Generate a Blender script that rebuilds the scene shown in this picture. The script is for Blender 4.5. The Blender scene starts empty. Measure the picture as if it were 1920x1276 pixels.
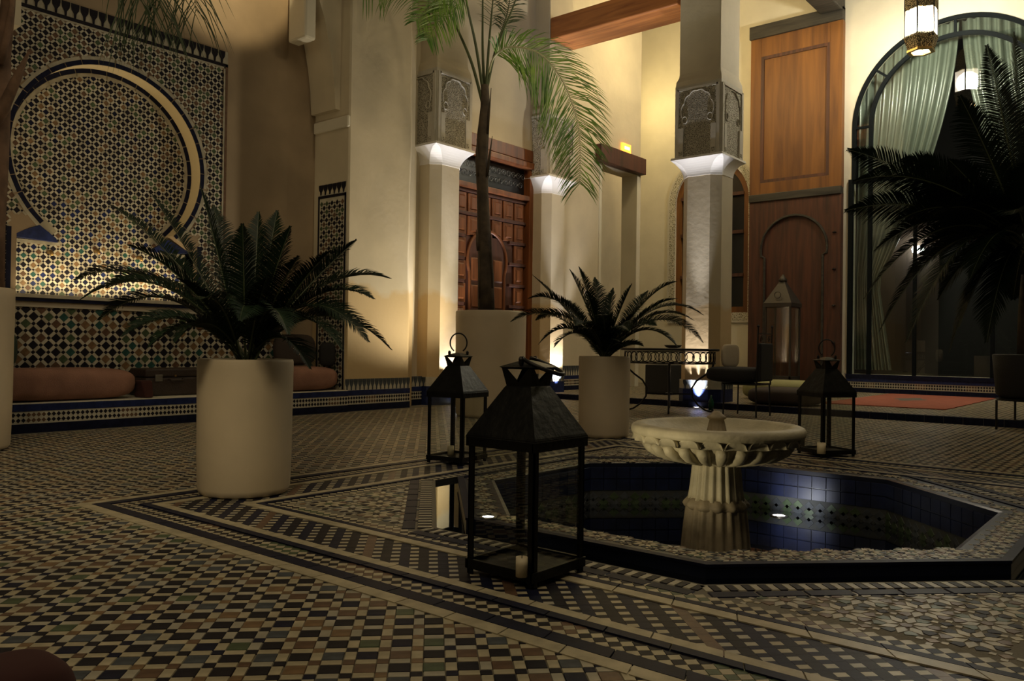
import bpy, bmesh, math, random
import numpy as np
from mathutils import Vector, Matrix
random.seed(7); RNG = np.random.RandomState(7)
S = bpy.context.scene; COL = S.collection
PI = math.pi; rad = math.radians
# ------------------------------------------------------------------ camera, world, lights, exposure
EYE = Vector((0, 0, .85)); YAW, PITCH, ROLL, FPX = rad(50.54), rad(.42), rad(.78), 1538.3
_f = Vector((math.sin(YAW)*math.cos(PITCH), math.cos(YAW)*math.cos(PITCH), math.sin(PITCH)))
_r = Vector((math.cos(YAW), -math.sin(YAW), 0)); _u = _r.cross(_f)
RR = _r*math.cos(ROLL)+_u*math.sin(ROLL); UU = -_r*math.sin(ROLL)+_u*math.cos(ROLL)
cam = bpy.data.cameras.new('camera'); camo = bpy.data.objects.new('camera', cam); COL.objects.link(camo)
m3 = Matrix((RR, UU, -_f)).transposed(); camo.matrix_world = Matrix.Translation(EYE) @ m3.to_4x4()
cam.sensor_width = 36; cam.lens = 36*FPX/1920; cam.clip_start = .05; cam.clip_end = 100
S.camera = camo
def ray(px, py): return _f + RR*((px-960)/FPX) - UU*((py-638)/FPX)
def atX(px, py, x): d = ray(px, py); return EYE + d*(x/d.x)
def atY(px, py, y): d = ray(px, py); return EYE + d*(y/d.y)
def atZ(px, py, z): d = ray(px, py); return EYE + d*((z-EYE.z)/d.z)
def atD(px, py, w): return EYE + ray(px, py)*w

w = bpy.data.worlds.new('night'); S.world = w; w.use_nodes = True
w.node_tree.nodes['Background'].inputs[0].default_value = (.45, .40, .30, 1)
w.node_tree.nodes['Background'].inputs[1].default_value = .012
S.view_settings.view_transform = 'Standard'; S.view_settings.look = 'None'
S.view_settings.exposure = 0; S.view_settings.gamma = 1; S.view_settings.use_curve_mapping = False

def light(name, kind, loc, power, color, target=None, size=.3, size_y=None, spot=None, blend=.5):
    l = bpy.data.lights.new(name, kind); l.energy = power; l.color = color
    if kind == 'AREA':
        l.shape = 'RECTANGLE'; l.size = size; l.size_y = size_y or size
    else: l.shadow_soft_size = size
    if kind == 'SPOT': l.spot_size = rad(spot); l.spot_blend = blend
    o = bpy.data.objects.new(name, l); COL.objects.link(o); o.location = loc
    if target is not None: o.rotation_euler = (Vector(target)-Vector(loc)).to_track_quat('-Z', 'Y').to_euler()
    return o
WARM = (1, .80, .50); COOL = (.95, .95, 1); AMB = (1, .66, .34)
light('patio_overhead_fill', 'AREA', (2.4, .8, 8.0), 100, (1, .82, .55), (4.2, 3.0, 0), 5, 5)  # unseen soft panel added as general fill over the courtyard
light('patio_side_fill', 'AREA', (-1.5, 2.5, 4.5), 40, (1, .80, .50), (6, 7, 1.5), 2.5, 2.5)  # added fill light from the left, no lamp stands there
light("gallery_upper_fill", "POINT", (13.3, 7.0, 6.6), 125, (1, .80, .42), None, .25)  # unseen point added as warm fill on the upper gallery walls
light('gallery_corner_fill', 'POINT', (15.1, 9.0, 6.2), 45, (1, .78, .36), None, .2)  # unseen point that adds fill in the gallery corner
light('gallery_right_fill', 'POINT', (12.6, -1.2, 7.2), 60, (1, .84, .5), None, .25)  # fill point added out of view, no known lamp
light('colonnade_fill', 'SPOT', (6.6, 3.2, 6.0), 150, (1, .80, .50), (8.2, 8.4, 3.2), .25, None, 60, .8)  # added spot without a fixture, brightens the colonnade wall
light('pier_uplight', 'SPOT', (8.75, 6.95, .25), 280, (1, .88, .66), (7.35, 8.2, 2.1), .06, None, 75, .8)
light('planter_fill', 'SPOT', (-.6, 1.2, 3.2), 190, (1, .82, .52), (2.6, 4.9, .5), .3, None, 40, .9)  # unseen spot added to brighten the left planters
light('door_fill', 'SPOT', (8.9, 5.6, 5.6), 130, (1, .74, .42), (10.3, 8.6, 2.6), .2, None, 60, .7)  # fixtureless spot, fill for the carved door
light('palm_fill', 'SPOT', (8.9, 5.2, .3), 650, (1, .95, .7), (8.9, 5.9, 4.6), .08, None, 50, .6)  # added to brighten the palm fronds, no fixture on the floor
light('alcove_band_fill', 'SPOT', (5.3, 7.4, 6.0), 170, (1, .80, .46), (5.3, 8.9, 5.75), .05, None, 78, .25)  # added spot, no lamp there; its cone edge draws the lit upper band
light('wood_door_fill', 'SPOT', (13.6, 5.2, 8.0), 60, (1, .72, .36), (16.1, 5.7, 6.4), .15, None, 55, .8)  # unseen spot added as fill on the tall cedar doors
# uplights at the foot of the columns, aimed up the shafts
UPS = [((8.66, 8.10, .04), (8.60, 8.19, 3.6)), ((11.20, 8.14, .12), (11.16, 8.22, 3.6)), ((10.86, 5.47, .12), (10.93, 5.48, 3.6))]
for i, (a, b) in enumerate(UPS): light('column_uplight_lamp', 'SPOT', a, 330, (.97, .95, 1), b, .03, None, 70, .5)
for a, b in UPS: light('capital_fill', 'SPOT', (a[0]-(.0 if b[0] < 10.92 else .28), a[1]-(.30 if b[0] < 10.92 or a[1] > 7 else 0), .14), 520, (.96, .95, 1), (b[0]-.02, b[1]-.02, 3.7), .02, None, 18, 1)  # second narrow spot per column, added only to whiten the capitals
light('niche_ledge_lamp', 'AREA', (4.05, 8.86, 1.34), 13, (1, .80, .48), (4.05, 9.10, 2.6), 1.7, .12)
light('niche_fill', 'SPOT', (3.2, 5.5, 2.0), 35, (1, .72, .42), (4.0, 9.0, 2.2), .3, None, 60, .9)  # fill spot hanging free in the courtyard, no fixture
# ------------------------------------------------------------------ materials
def mat(name, c, rough=.7, metal=0, bump=0, bscale=30, vary=0, vscale=3, emit=None, estr=0, spec=.5, c2=None, detail=6, coat=0):
    m = bpy.data.materials.new(name); m.use_nodes = True; n = m.node_tree.nodes; L = m.node_tree.links
    b = n['Principled BSDF']; b.inputs['Base Color'].default_value = (*c, 1)
    b.inputs['Roughness'].default_value = rough; b.inputs['Metallic'].default_value = metal
    b.inputs['Specular IOR Level'].default_value = spec; b.inputs['Coat Weight'].default_value = coat
    if vary or bump:
        tc = n.new('ShaderNodeTexCoord')
    if vary:
        t = n.new('ShaderNodeTexNoise'); t.inputs['Scale'].default_value = vscale; t.inputs['Detail'].default_value = detail
        L.new(tc.outputs['Object'], t.inputs['Vector'])
        r = n.new('ShaderNodeValToRGB'); r.color_ramp.elements[0].position = .35; r.color_ramp.elements[1].position = .68
        k = c2 or tuple(x*(1-vary) for x in c)
        r.color_ramp.elements[0].color = (*k, 1); r.color_ramp.elements[1].color = (*c, 1)
        L.new(t.outputs['Fac'], r.inputs['Fac']); L.new(r.outputs['Color'], b.inputs['Base Color'])
    if bump:
        t2 = n.new('ShaderNodeTexNoise'); t2.inputs['Scale'].default_value = bscale; t2.inputs['Detail'].default_value = 4
        L.new(tc.outputs['Object'], t2.inputs['Vector'])
        bp = n.new('ShaderNodeBump'); bp.inputs['Strength'].default_value = bump; bp.inputs['Distance'].default_value = .01
        L.new(t2.outputs['Fac'], bp.inputs['Height']); L.new(bp.outputs['Normal'], b.inputs['Normal'])
    if emit: b.inputs['Emission Color'].default_value = (*emit, 1); b.inputs['Emission Strength'].default_value = estr
    return m
def wood(name, c, c2, rough=.5, axis='Z', sc=6):
    m = bpy.data.materials.new(name); m.use_nodes = True; n = m.node_tree.nodes; L = m.node_tree.links; b = n['Principled BSDF']
    tc = n.new('ShaderNodeTexCoord'); mp = n.new('ShaderNodeMapping'); L.new(tc.outputs['Object'], mp.inputs['Vector'])
    mp.inputs['Scale'].default_value = {'Z': (sc, sc, sc*.08), 'X': (sc*.08, sc, sc), 'Y': (sc, sc*.08, sc)}[axis]
    t = n.new('ShaderNodeTexNoise'); t.inputs['Scale'].default_value = 2.2; t.inputs['Detail'].default_value = 7; t.inputs['Distortion'].default_value = .6
    L.new(mp.outputs[0], t.inputs['Vector'])
    r = n.new('ShaderNodeValToRGB'); r.color_ramp.elements[0].position = .3; r.color_ramp.elements[1].position = .7
    r.color_ramp.elements[0].color = (*c2, 1); r.color_ramp.elements[1].color = (*c, 1)
    L.new(t.outputs['Fac'], r.inputs['Fac']); L.new(r.outputs['Color'], b.inputs['Base Color']); b.inputs['Roughness'].default_value = rough
    bp = n.new('ShaderNodeBump'); bp.inputs['Strength'].default_value = .25; bp.inputs['Distance'].default_value = .004
    L.new(t.outputs['Fac'], bp.inputs['Height']); L.new(bp.outputs['Normal'], b.inputs['Normal'])
    return m
def glassy(name, tint=(1, 1, 1), ior=1.5, rough=0.0, boost=1.0):
    m = bpy.data.materials.new(name); m.use_nodes = True; n = m.node_tree.nodes; L = m.node_tree.links
    n.remove(n['Principled BSDF']); o = n['Material Output']
    tr = n.new('ShaderNodeBsdfTransparent'); tr.inputs[0].default_value = (*tint, 1)
    gl = n.new('ShaderNodeBsdfGlossy'); gl.inputs['Roughness'].default_value = rough
    fr = n.new('ShaderNodeLayerWeight'); fr.inputs[0].default_value = .5; f0 = ((ior-1)/(ior+1))**2
    pw = n.new('ShaderNodeMath'); pw.operation = 'POWER'; pw.inputs[1].default_value = 5; L.new(fr.outputs['Facing'], pw.inputs[0])
    mu = n.new('ShaderNodeMath'); mu.operation = 'MULTIPLY_ADD'; mu.inputs[1].default_value = (1-f0)*boost; mu.inputs[2].default_value = f0*boost; mu.use_clamp = True
    L.new(pw.outputs[0], mu.inputs[0])
    mx = n.new('ShaderNodeMixShader'); L.new(mu.outputs[0], mx.inputs[0]); L.new(tr.outputs[0], mx.inputs[1]); L.new(gl.outputs[0], mx.inputs[2])
    L.new(mx.outputs[0], o.inputs['Surface']); return m
def carved(name, c, dark, scale):
    m = bpy.data.materials.new(name); m.use_nodes = True; n = m.node_tree.nodes; L = m.node_tree.links; b = n['Principled BSDF']
    tc = n.new('ShaderNodeTexCoord'); v = n.new('ShaderNodeTexVoronoi'); v.feature = 'DISTANCE_TO_EDGE'; v.inputs['Scale'].default_value = scale
    L.new(tc.outputs['Object'], v.inputs['Vector'])
    r = n.new('ShaderNodeValToRGB'); r.color_ramp.elements[0].position = .08; r.color_ramp.elements[1].position = .22
    r.color_ramp.elements[0].color = (*c, 1); r.color_ramp.elements[1].color = (*dark, 1)
    L.new(v.outputs['Distance'], r.inputs['Fac']); L.new(r.outputs['Color'], b.inputs['Base Color']); b.inputs['Roughness'].default_value = .85
    bp = n.new('ShaderNodeBump'); bp.invert = True; bp.inputs['Strength'].default_value = 1; bp.inputs['Distance'].default_value = .02
    L.new(v.outputs['Distance'], bp.inputs['Height']); L.new(bp.outputs['Normal'], b.inputs['Normal']); return m
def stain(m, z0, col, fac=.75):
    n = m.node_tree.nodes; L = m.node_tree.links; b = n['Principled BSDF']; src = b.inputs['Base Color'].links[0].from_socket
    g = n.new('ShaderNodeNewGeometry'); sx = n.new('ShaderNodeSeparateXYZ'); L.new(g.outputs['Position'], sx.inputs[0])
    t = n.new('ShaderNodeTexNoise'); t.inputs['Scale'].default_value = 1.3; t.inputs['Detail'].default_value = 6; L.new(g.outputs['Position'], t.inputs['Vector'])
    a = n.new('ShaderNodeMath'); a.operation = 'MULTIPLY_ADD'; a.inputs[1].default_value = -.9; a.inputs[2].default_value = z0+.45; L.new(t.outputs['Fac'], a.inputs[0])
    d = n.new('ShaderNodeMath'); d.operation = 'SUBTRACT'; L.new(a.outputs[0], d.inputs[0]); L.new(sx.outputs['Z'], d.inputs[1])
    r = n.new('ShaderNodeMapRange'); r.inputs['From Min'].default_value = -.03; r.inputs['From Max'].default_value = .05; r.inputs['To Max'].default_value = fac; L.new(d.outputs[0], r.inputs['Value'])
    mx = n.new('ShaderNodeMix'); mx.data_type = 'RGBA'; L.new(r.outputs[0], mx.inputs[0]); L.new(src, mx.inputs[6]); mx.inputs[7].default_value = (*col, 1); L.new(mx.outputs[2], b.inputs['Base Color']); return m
M = dict(
 plaster=mat('plaster', (.60, .52, .37), .75, bump=.25, bscale=14, vary=.16, vscale=1.6),
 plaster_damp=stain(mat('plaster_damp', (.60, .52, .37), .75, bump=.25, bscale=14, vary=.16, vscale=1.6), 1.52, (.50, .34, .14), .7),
 plaster_brown=mat('tadelakt_brown', (.34, .25, .15), .6, bump=.2, bscale=10, vary=.3, vscale=1.5),
 plaster_cream=mat('plaster_cream', (.66, .61, .48), .7, bump=.15, bscale=20, vary=.1, vscale=2),
 reveal=mat('reveal_plaster', (.70, .56, .32), .7, bump=.1, bscale=30),
 stucco=mat('stucco', (.55, .51, .42), .85, bump=.3, bscale=60, vary=.1, vscale=12),
 carved=carved('carved_stucco', (.50, .46, .36), (.17, .15, .11), 46),
 carved2=carved('carved_stucco_border', (.52, .48, .38), (.20, .18, .12), 30),
 capital=mat('capital_white', (.74, .71, .66), .7, bump=.1, bscale=30),
 grout=mat('grout', (.16, .14, .10), .8, bump=.3, bscale=80),
 grout_light=mat('grout_light', (.34, .30, .21), .8),
 cream=mat('tile_cream', (.50, .43, .28), .40, spec=.28, bump=.05, bscale=45, vary=.35, vscale=14),
 cream2=mat('tile_cream_grey', (.44, .40, .30), .40, spec=.28, bump=.05, bscale=45, vary=.3, vscale=12),
 brown=mat('tile_brown', (.15, .085, .05), .40, spec=.28, bump=.05, bscale=45, vary=.4, vscale=20),
 terra=mat('tile_ochre', (.24, .145, .07), .40, spec=.28, bump=.05, bscale=45, vary=.4, vscale=20),
 black=mat('tile_black', (.018, .016, .022), .45, spec=.10, bump=.05, bscale=45, vary=.3, vscale=20),
 slate=mat('tile_slate', (.085, .095, .105), .45, spec=.10, bump=.05, bscale=45, vary=.4, vscale=20),
 green=mat('tile_green', (.075, .11, .055), .40, spec=.28, bump=.05, bscale=45, vary=.4, vscale=20),
 navy=mat('tile_navy', (.012, .014, .036), .45, spec=.10, bump=.05, bscale=45, vary=.4, vscale=18),
 blue=mat('tile_blue', (.016, .026, .10), .40, spec=.28, bump=.05, bscale=45, vary=.4, vscale=18),
 white=mat('tile_white', (.54, .50, .39), .40, spec=.28, bump=.05, bscale=45, vary=.2, vscale=16),
 teal=mat('tile_teal', (.03, .10, .085), .40, spec=.28, bump=.05, bscale=45, vary=.4, vscale=18),
 poolblue=mat('pool_tile_blue', (.008, .016, .065), .45, vary=.5, vscale=9),
 pooldark=mat('pool_dark', (.006, .009, .024), .35), poolgrout=mat('pool_grout', (.055, .058, .055), .8),
 stone=mat('fountain_marble', (.56, .50, .34), .6, bump=.35, bscale=40, vary=.25, vscale=9),
 stone_dark=mat('fountain_stained', (.38, .31, .20), .7, bump=.4, bscale=40, vary=.45, vscale=8),
 pot=mat('pot_tadelakt', (.62, .51, .35), .6, bump=.12, bscale=16, vary=.14, vscale=2.2),
 soil=mat('soil', (.03, .022, .015), .95, bump=.8, bscale=60),
 iron=mat('black_iron', (.018, .016, .014), .45, metal=.6, bump=.2, bscale=40),
 tin=mat('lantern_tin', (.022, .022, .02), .42, metal=.75, bump=.3, bscale=22, vary=.4, vscale=8),
 steel=mat('window_metal', (.004, .006, .007), .7, spec=.1),
 wax=mat('candle_wax', (.70, .60, .40), .5),
 wick=mat('wick', (.02, .02, .02), .9),
 pane=glassy('pane_glass', (.88, .90, .86), 1.5, 0, 2.0),
 bigglass=glassy('window_glass', (.80, .86, .84), 1.6, 0, 1.5),
 water=glassy('pool_water', (.40, .50, .66), 1.33, .01, 2.2),
 wood=wood('cedar_wood', (.205, .080, .013), (.095, .032, .006), .55, 'Z', 3), wood_door=wood('cedar_door', (.23, .075, .02), (.10, .032, .01), .45),
 wood_red=wood('cedar_dark', (.095, .030, .015), (.035, .013, .007), .55),
 wood_beam=wood('cedar_beam', (.50, .19, .05), (.26, .085, .025), .5, 'Y'),
 wood_black=wood('old_beam', (.05, .042, .03), (.015, .013, .01), .7, 'Y'),
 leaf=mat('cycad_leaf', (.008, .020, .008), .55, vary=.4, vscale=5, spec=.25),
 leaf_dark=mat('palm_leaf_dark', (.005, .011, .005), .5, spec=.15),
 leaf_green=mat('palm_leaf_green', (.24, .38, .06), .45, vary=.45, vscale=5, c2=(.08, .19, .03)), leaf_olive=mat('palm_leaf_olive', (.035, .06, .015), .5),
 petiole=mat('petiole', (.06, .075, .03), .5), petiole_pale=mat('rachis_pale', (.40, .38, .22), .5),
 trunk=mat('trunk_bark', (.085, .06, .036), .85, bump=.9, bscale=14, vary=.6, vscale=7),
 trunk_red=mat('trunk_pale', (.24, .14, .085), .85, bump=.7, bscale=14, vary=.5, vscale=7),
 pink=mat('cushion_pink', (.34, .17, .115), .9, bump=.5, bscale=120, vary=.3, vscale=5),
 darkcloth=mat('dark_cloth', (.045, .032, .025), .9, bump=.4, bscale=120),
 greencloth=mat('green_cloth', (.02, .035, .02), .9, bump=.4, bscale=120),
 redcloth=mat('red_cloth', (.05, .013, .010), .95),
 blackcloth=mat('black_cloth', (.012, .011, .010), .85, bump=.4, bscale=90),
 creamcloth=mat('cream_cloth', (.55, .47, .34), .9, bump=.4, bscale=90),
 olivecloth=mat('olive_cloth', (.30, .29, .13), .9, bump=.4, bscale=90, vary=.2, vscale=4),
 leather=mat('suitcase_leather', (.035, .020, .013), .5, bump=.4, bscale=60, vary=.3, vscale=8),
 brass=mat('brass', (.45, .28, .10), .35, metal=.9), chrome=mat('clasp', (.4, .38, .34), .3, metal=.9),
 rug=mat('rug_red', (.30, .085, .05), .95, bump=.6, bscale=220, vary=.2, vscale=8),
 rugdark=mat('rug_motif', (.09, .085, .07), .95),
 curtain=mat('curtain_satin', (.22, .24, .19), .24, vary=.15, vscale=3, spec=.9),
 inner=mat('interior_dark', (.05, .045, .04), .9), inner_warm=mat('interior_wall', (.16, .12, .09), .9),
 pierced=carved('pierced_brass', (.05, .04, .025), (.75, .62, .38), 40),
 lampglass=mat('lamp_glass', (1, .95, .85), .3, emit=(1, .93, .80), estr=9),
 spotlens=mat('spot_lens', (1, 1, 1), .3, emit=(1, .98, .95), estr=14),
 exitglow=mat('exit_glow', (1, .4, .1), .4, emit=(1, .30, .03), estr=2.6),
 exitmark=mat('exit_mark', (1, .9, .5), .4, emit=(1, .75, .3), estr=6),
 switch=mat('switch_white', (.75, .75, .78), .4), cable=mat('cable', (.03, .02, .015), .5), bottle=mat('green_glass', (.01, .08, .04), .2),
 dark_door=mat('dark_lattice_back', (.006, .007, .010), .3), ironscroll=mat('scroll_iron', (.22, .24, .28), .35, metal=.7),
 lampmetal=mat('lantern_grey', (.05, .042, .034), .5, metal=.4))
_m = M['lampglass']; _n = _m.node_tree.nodes; _l = _m.node_tree.links; _b = _n['Principled BSDF']
_t = _n.new('ShaderNodeBsdfTransparent'); _x = _n.new('ShaderNodeMixShader'); _x.inputs[0].default_value = .55
_l.new(_t.outputs[0], _x.inputs[1]); _l.new(_b.outputs[0], _x.inputs[2]); _l.new(_x.outputs[0], _n['Material Output'].inputs['Surface'])
# ------------------------------------------------------------------ mesh helpers
class MB:
    def __init__(s): s.v = []; s.f = []; s.m = []
    def add(s, vs, fs, mi=0):
        n = len(s.v); s.v += [tuple(p) for p in vs]; s.f += [tuple(i+n for i in f) for f in fs]; s.m += [mi]*len(fs); return s
    def box(s, a, b, mi=0):
        (x0, y0, z0), (x1, y1, z1) = a, b
        vs = [(x0,y0,z0),(x1,y0,z0),(x1,y1,z0),(x0,y1,z0),(x0,y0,z1),(x1,y0,z1),(x1,y1,z1),(x0,y1,z1)]
        return s.add(vs, [(0,3,2,1),(4,5,6,7),(0,1,5,4),(1,2,6,5),(2,3,7,6),(3,0,4,7)], mi)
    def cbox(s, c, h, mi=0): return s.box([c[i]-h[i] for i in range(3)], [c[i]+h[i] for i in range(3)], mi)
    def loft(s, rings, cap=(True, True), mi=0, closed=True):
        n = len(rings[0]); vs = [p for r in rings for p in r]; fs = []
        for k in range(len(rings)-1):
            for i in range(n if closed else n-1):
                j = (i+1) % n; fs.append((k*n+i, k*n+j, (k+1)*n+j, (k+1)*n+i))
        if cap[0]: fs.append(tuple(range(n))[::-1])
        if cap[1]: fs.append(tuple((len(rings)-1)*n+i for i in range(n)))
        return s.add(vs, fs, mi)
    def lathe(s, prof, c=(0,0,0), n=32, cap=(True, True), mi=0, fn=None):
        rings = []
        for r, z in prof:
            rings.append([(c[0]+(r*(fn(a, r, z) if fn else 1))*math.cos(a), c[1]+(r*(fn(a, r, z) if fn else 1))*math.sin(a), c[2]+z) for a in [2*PI*i/n for i in range(n)]])
        return s.loft(rings, cap, mi)
    def tube(s, pts, r, n=6, mi=0, cap=(True, True)):
        pts = [Vector(p) for p in pts]; rr = r if isinstance(r, (list, tuple)) else [r]*len(pts)
        rings = []; ref = None
        for i, p in enumerate(pts):
            t = (pts[min(i+1, len(pts)-1)]-pts[max(i-1, 0)]).normalized()
            if ref is None: ref = t.orthogonal().normalized()
            a = (ref - t*ref.dot(t)); a = a.normalized() if a.length > 1e-6 else t.orthogonal().normalized(); ref = a
            b = t.cross(a)
            rings.append([p+(a*math.cos(2*PI*k/n)+b*math.sin(2*PI*k/n))*rr[i] for k in range(n)])
        return s.loft(rings, cap, mi)
    def prism(s, poly, o, U, V, N, t, mi=0, inset=0):
        o, U, V, N = map(Vector, (o, U, V, N)); k = len(poly)
        if inset:
            cx = sum(p[0] for p in poly)/k; cy = sum(p[1] for p in poly)/k
            top = [(p[0]+(cx-p[0])*inset, p[1]+(cy-p[1])*inset) for p in poly]
        else: top = poly
        return s.loft([[o+U*p[0]+V*p[1] for p in poly], [o+U*p[0]+V*p[1]+N*t for p in top]], (False, True), mi)
    def build(s, name, mats, parent=None, smooth=False, loc=None, kind=None):
        me = bpy.data.meshes.new(name); me.from_pydata(s.v, [], s.f)
        if not isinstance(mats, (list, tuple)): mats = [mats]
        for x in mats: me.materials.append(x)
        if len(mats) > 1: me.polygons.foreach_set('material_index', s.m)
        if smooth: me.polygons.foreach_set('use_smooth', [True]*len(s.f))
        me.update(); bm = bmesh.new(); bm.from_mesh(me); bmesh.ops.recalc_face_normals(bm, faces=bm.faces); bm.to_mesh(me); bm.free()
        o = bpy.data.objects.new(name, me); COL.objects.link(o)
        if parent is not None:
            o.parent = parent
            if parent.type == 'EMPTY': o.matrix_parent_inverse = Matrix.Translation(-Vector(parent.location))
            elif parent.parent is None or parent.parent.type != 'EMPTY': pass
            if parent.type != 'EMPTY' and parent.parent is not None: o.matrix_parent_inverse = Matrix.Identity(4)
        if loc is not None: o.location = loc
        if kind: o['kind'] = kind
        return o
def bevel(o, wd=.01, seg=2, ang=40):
    m = o.modifiers.new('bevel', 'BEVEL'); m.width = wd; m.segments = seg; m.limit_method = 'ANGLE'; m.angle_limit = rad(ang); return o
def sub(o, lv=2):
    m = o.modifiers.new('subsurf', 'SUBSURF'); m.levels = lv; m.render_levels = lv
    o.data.polygons.foreach_set('use_smooth', [True]*len(o.data.polygons)); return o
def thing(name, label, cat, loc=(0, 0, 0), group=None):
    o = bpy.data.objects.new(name, None); COL.objects.link(o); o.location = loc; o.empty_display_size = .1
    o['label'] = label; o['category'] = cat
    if group: o['group'] = group
    return o
def tag(o, label, cat, group=None):
    o['label'] = label; o['category'] = cat
    if group: o['group'] = group
    return o
def copy_thing(root, loc, label, rz=0, scale=1):
    r = root.copy(); COL.objects.link(r); r.location = loc; r.rotation_euler = (0, 0, rz); r.scale = (scale,)*3; r['label'] = label
    for ch in list(root.children):
        c = ch.copy(); COL.objects.link(c); c.parent = r
        for g in list(ch.children):
            d = g.copy(); COL.objects.link(d); d.parent = c
    return r
def plate(name, outer, holes, o, U, V, N, t, m, parent=None, kind=None):
    cu = bpy.data.curves.new(name, 'CURVE'); cu.dimensions = '2D'; cu.fill_mode = 'BOTH'; cu.extrude = t/2
    for lp in [outer]+holes:
        sp = cu.splines.new('POLY'); sp.points.add(len(lp)-1); sp.use_cyclic_u = True
        for i, p in enumerate(lp): sp.points[i].co = (p[0], p[1], 0, 1)
    tmp = bpy.data.objects.new('tmp', cu); COL.objects.link(tmp)
    me = bpy.data.meshes.new_from_object(tmp); bpy.data.objects.remove(tmp); me.name = name
    U, V, N, o = map(Vector, (U, V, N, o))
    A = Matrix((U, V, N)).transposed().to_4x4(); A.translation = o - N*(t/2)
    me.transform(A)
    if A.determinant() < 0: me.flip_normals()
    me.materials.clear(); me.materials.append(m)
    ob = bpy.data.objects.new(name, me); COL.objects.link(ob)
    if parent is not None:
        ob.parent = parent
        if parent.type == 'EMPTY': ob.matrix_parent_inverse = Matrix.Translation(-Vector(parent.location))
    if kind: ob['kind'] = kind
    return ob
# tiles: template polygon placed at many positions of a plane (numpy)
class Tiles:
    def __init__(s): s.V = []; s.F = []; s.M = []; s.n = 0; s.items = []
    def put(s, poly, pos, mids, ang=0, t=.006, base=0.0, inset=.06):
        poly = np.asarray(poly, float); pos = np.asarray(pos, float).reshape(-1, 2); N = len(pos); k = len(poly)
        if N == 0: return
        c, sn = math.cos(ang), math.sin(ang); R = np.array([[c, sn], [-sn, c]])
        cen = poly.mean(0); top = (cen+(poly-cen)*(1-inset)) @ R; bot = poly @ R
        a = np.zeros((N, 2*k, 3)); a[:, :k, :2] = pos[:, None]+bot; a[:, k:, :2] = pos[:, None]+top
        a[:, :k, 2] = base; a[:, k:, 2] = base+t
        ids = np.arange(N)[:, None]*2*k+s.n
        for i in range(k):
            j = (i+1) % k; s.F.append(np.concatenate([ids+i, ids+j, ids+k+j, ids+k+i], 1)); s.M.append(np.asarray(mids)*np.ones(N, int))
        s.F.append(ids+k+np.arange(k)[None]); s.M.append(np.asarray(mids)*np.ones(N, int))
        s.V.append(a.reshape(-1, 3)); s.n += N*2*k
    def build(s, name, mats, o, U, V, N, parent=None, kind='stuff'):
        if not s.V: return None
        v = np.concatenate(s.V); A = np.array([list(U), list(V), list(N)]); P = v @ A + np.array(list(o))
        me = bpy.data.meshes.new(name); me.vertices.add(len(P)); me.vertices.foreach_set('co', P.astype(np.float32).ravel())
        lens = np.concatenate([np.full(len(f), f.shape[1]) for f in s.F]); loops = np.concatenate([f.ravel() for f in s.F])
        me.loops.add(len(loops)); me.loops.foreach_set('vertex_index', loops.astype(np.int32))
        me.polygons.add(len(lens)); st = np.concatenate([[0], np.cumsum(lens)[:-1]])
        me.polygons.foreach_set('loop_start', st.astype(np.int32)); me.polygons.foreach_set('loop_total', lens.astype(np.int32))
        for x in mats: me.materials.append(x)
        me.polygons.foreach_set('material_index', np.concatenate(s.M).astype(np.int32)); me.update(calc_edges=True); me.validate(); me.shade_flat()
        ob = bpy.data.objects.new(name, me); COL.objects.link(ob)
        if parent is not None:
            ob.parent = parent
            if parent.type == 'EMPTY': ob.matrix_parent_inverse = Matrix.Translation(-Vector(parent.location))
        if kind: ob['kind'] = kind
        return ob
TM = [M[k] for k in ('cream', 'cream2', 'brown', 'terra', 'black', 'slate', 'green', 'navy', 'blue', 'white', 'teal')]
CR, CR2, BR, TE, BK, SL, GR, NV, BL, WH, TL = range(11)
def rect(hw, hh): return [(-hw, -hh), (hw, -hh), (hw, hh), (-hw, hh)]
_tile_mesh = {}
def tile_part(parent, poly, key, mi, o, U, V, N, uv, ang, t=.006, base=0.0):
    """one tile as an object of its own; alike tiles share their mesh"""
    kk = (key, mi)
    if kk not in _tile_mesh:
        b = MB(); b.prism(poly, (0,0,0), (1,0,0), (0,1,0), (0,0,1), t, 0, .06)
        me = bpy.data.meshes.new('tile'); me.from_pydata(b.v, [], b.f); me.materials.append(TM[mi]); me.update(); _tile_mesh[kk] = me
    ob = bpy.data.objects.new('tile', _tile_mesh[kk]); COL.objects.link(ob); ob.parent = parent
    A = Matrix((U, V, N)).transposed().to_4x4(); A.translation = Vector(o)+Vector(U)*uv[0]+Vector(V)*uv[1]+Vector(N)*base
    ob.matrix_local = A @ Matrix.Rotation(ang, 4, 'Z'); return ob
# ------------------------------------------------------------------ the courtyard geometry
YW = 8.57; YF = 8.20; XC = 10.9; W = 16.1; GZ = .08; PC = (4.28, 2.0); PO = (4.37, 2.02)
X3 = (1, 0, 0); Y3 = (0, 1, 0); Z3 = (0, 0, 1)
def octo(a, c=PO, z=None):
    R = a/math.cos(PI/8); P = [(c[0]+R*math.cos(PI/8+k*PI/4), c[1]+R*math.sin(PI/8+k*PI/4)) for k in range(8)]
    return P if z is None else [(x, y, z) for x, y in P]
A0, A1, A2 = 1.63, 1.49, 1.27
floor = plate('floor', [(-3, -6), (XC, -6), (XC, 9.1), (-3, 9.1)], [octo(A0)], (0, 0, 0), X3, Y3, Z3, .1, M['grout'], kind='structure')
gal = MB().box((XC, -6, -.1), (W+.1, YW+1.5, GZ)).build('floor', M['grout_light'], kind='structure')
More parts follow.
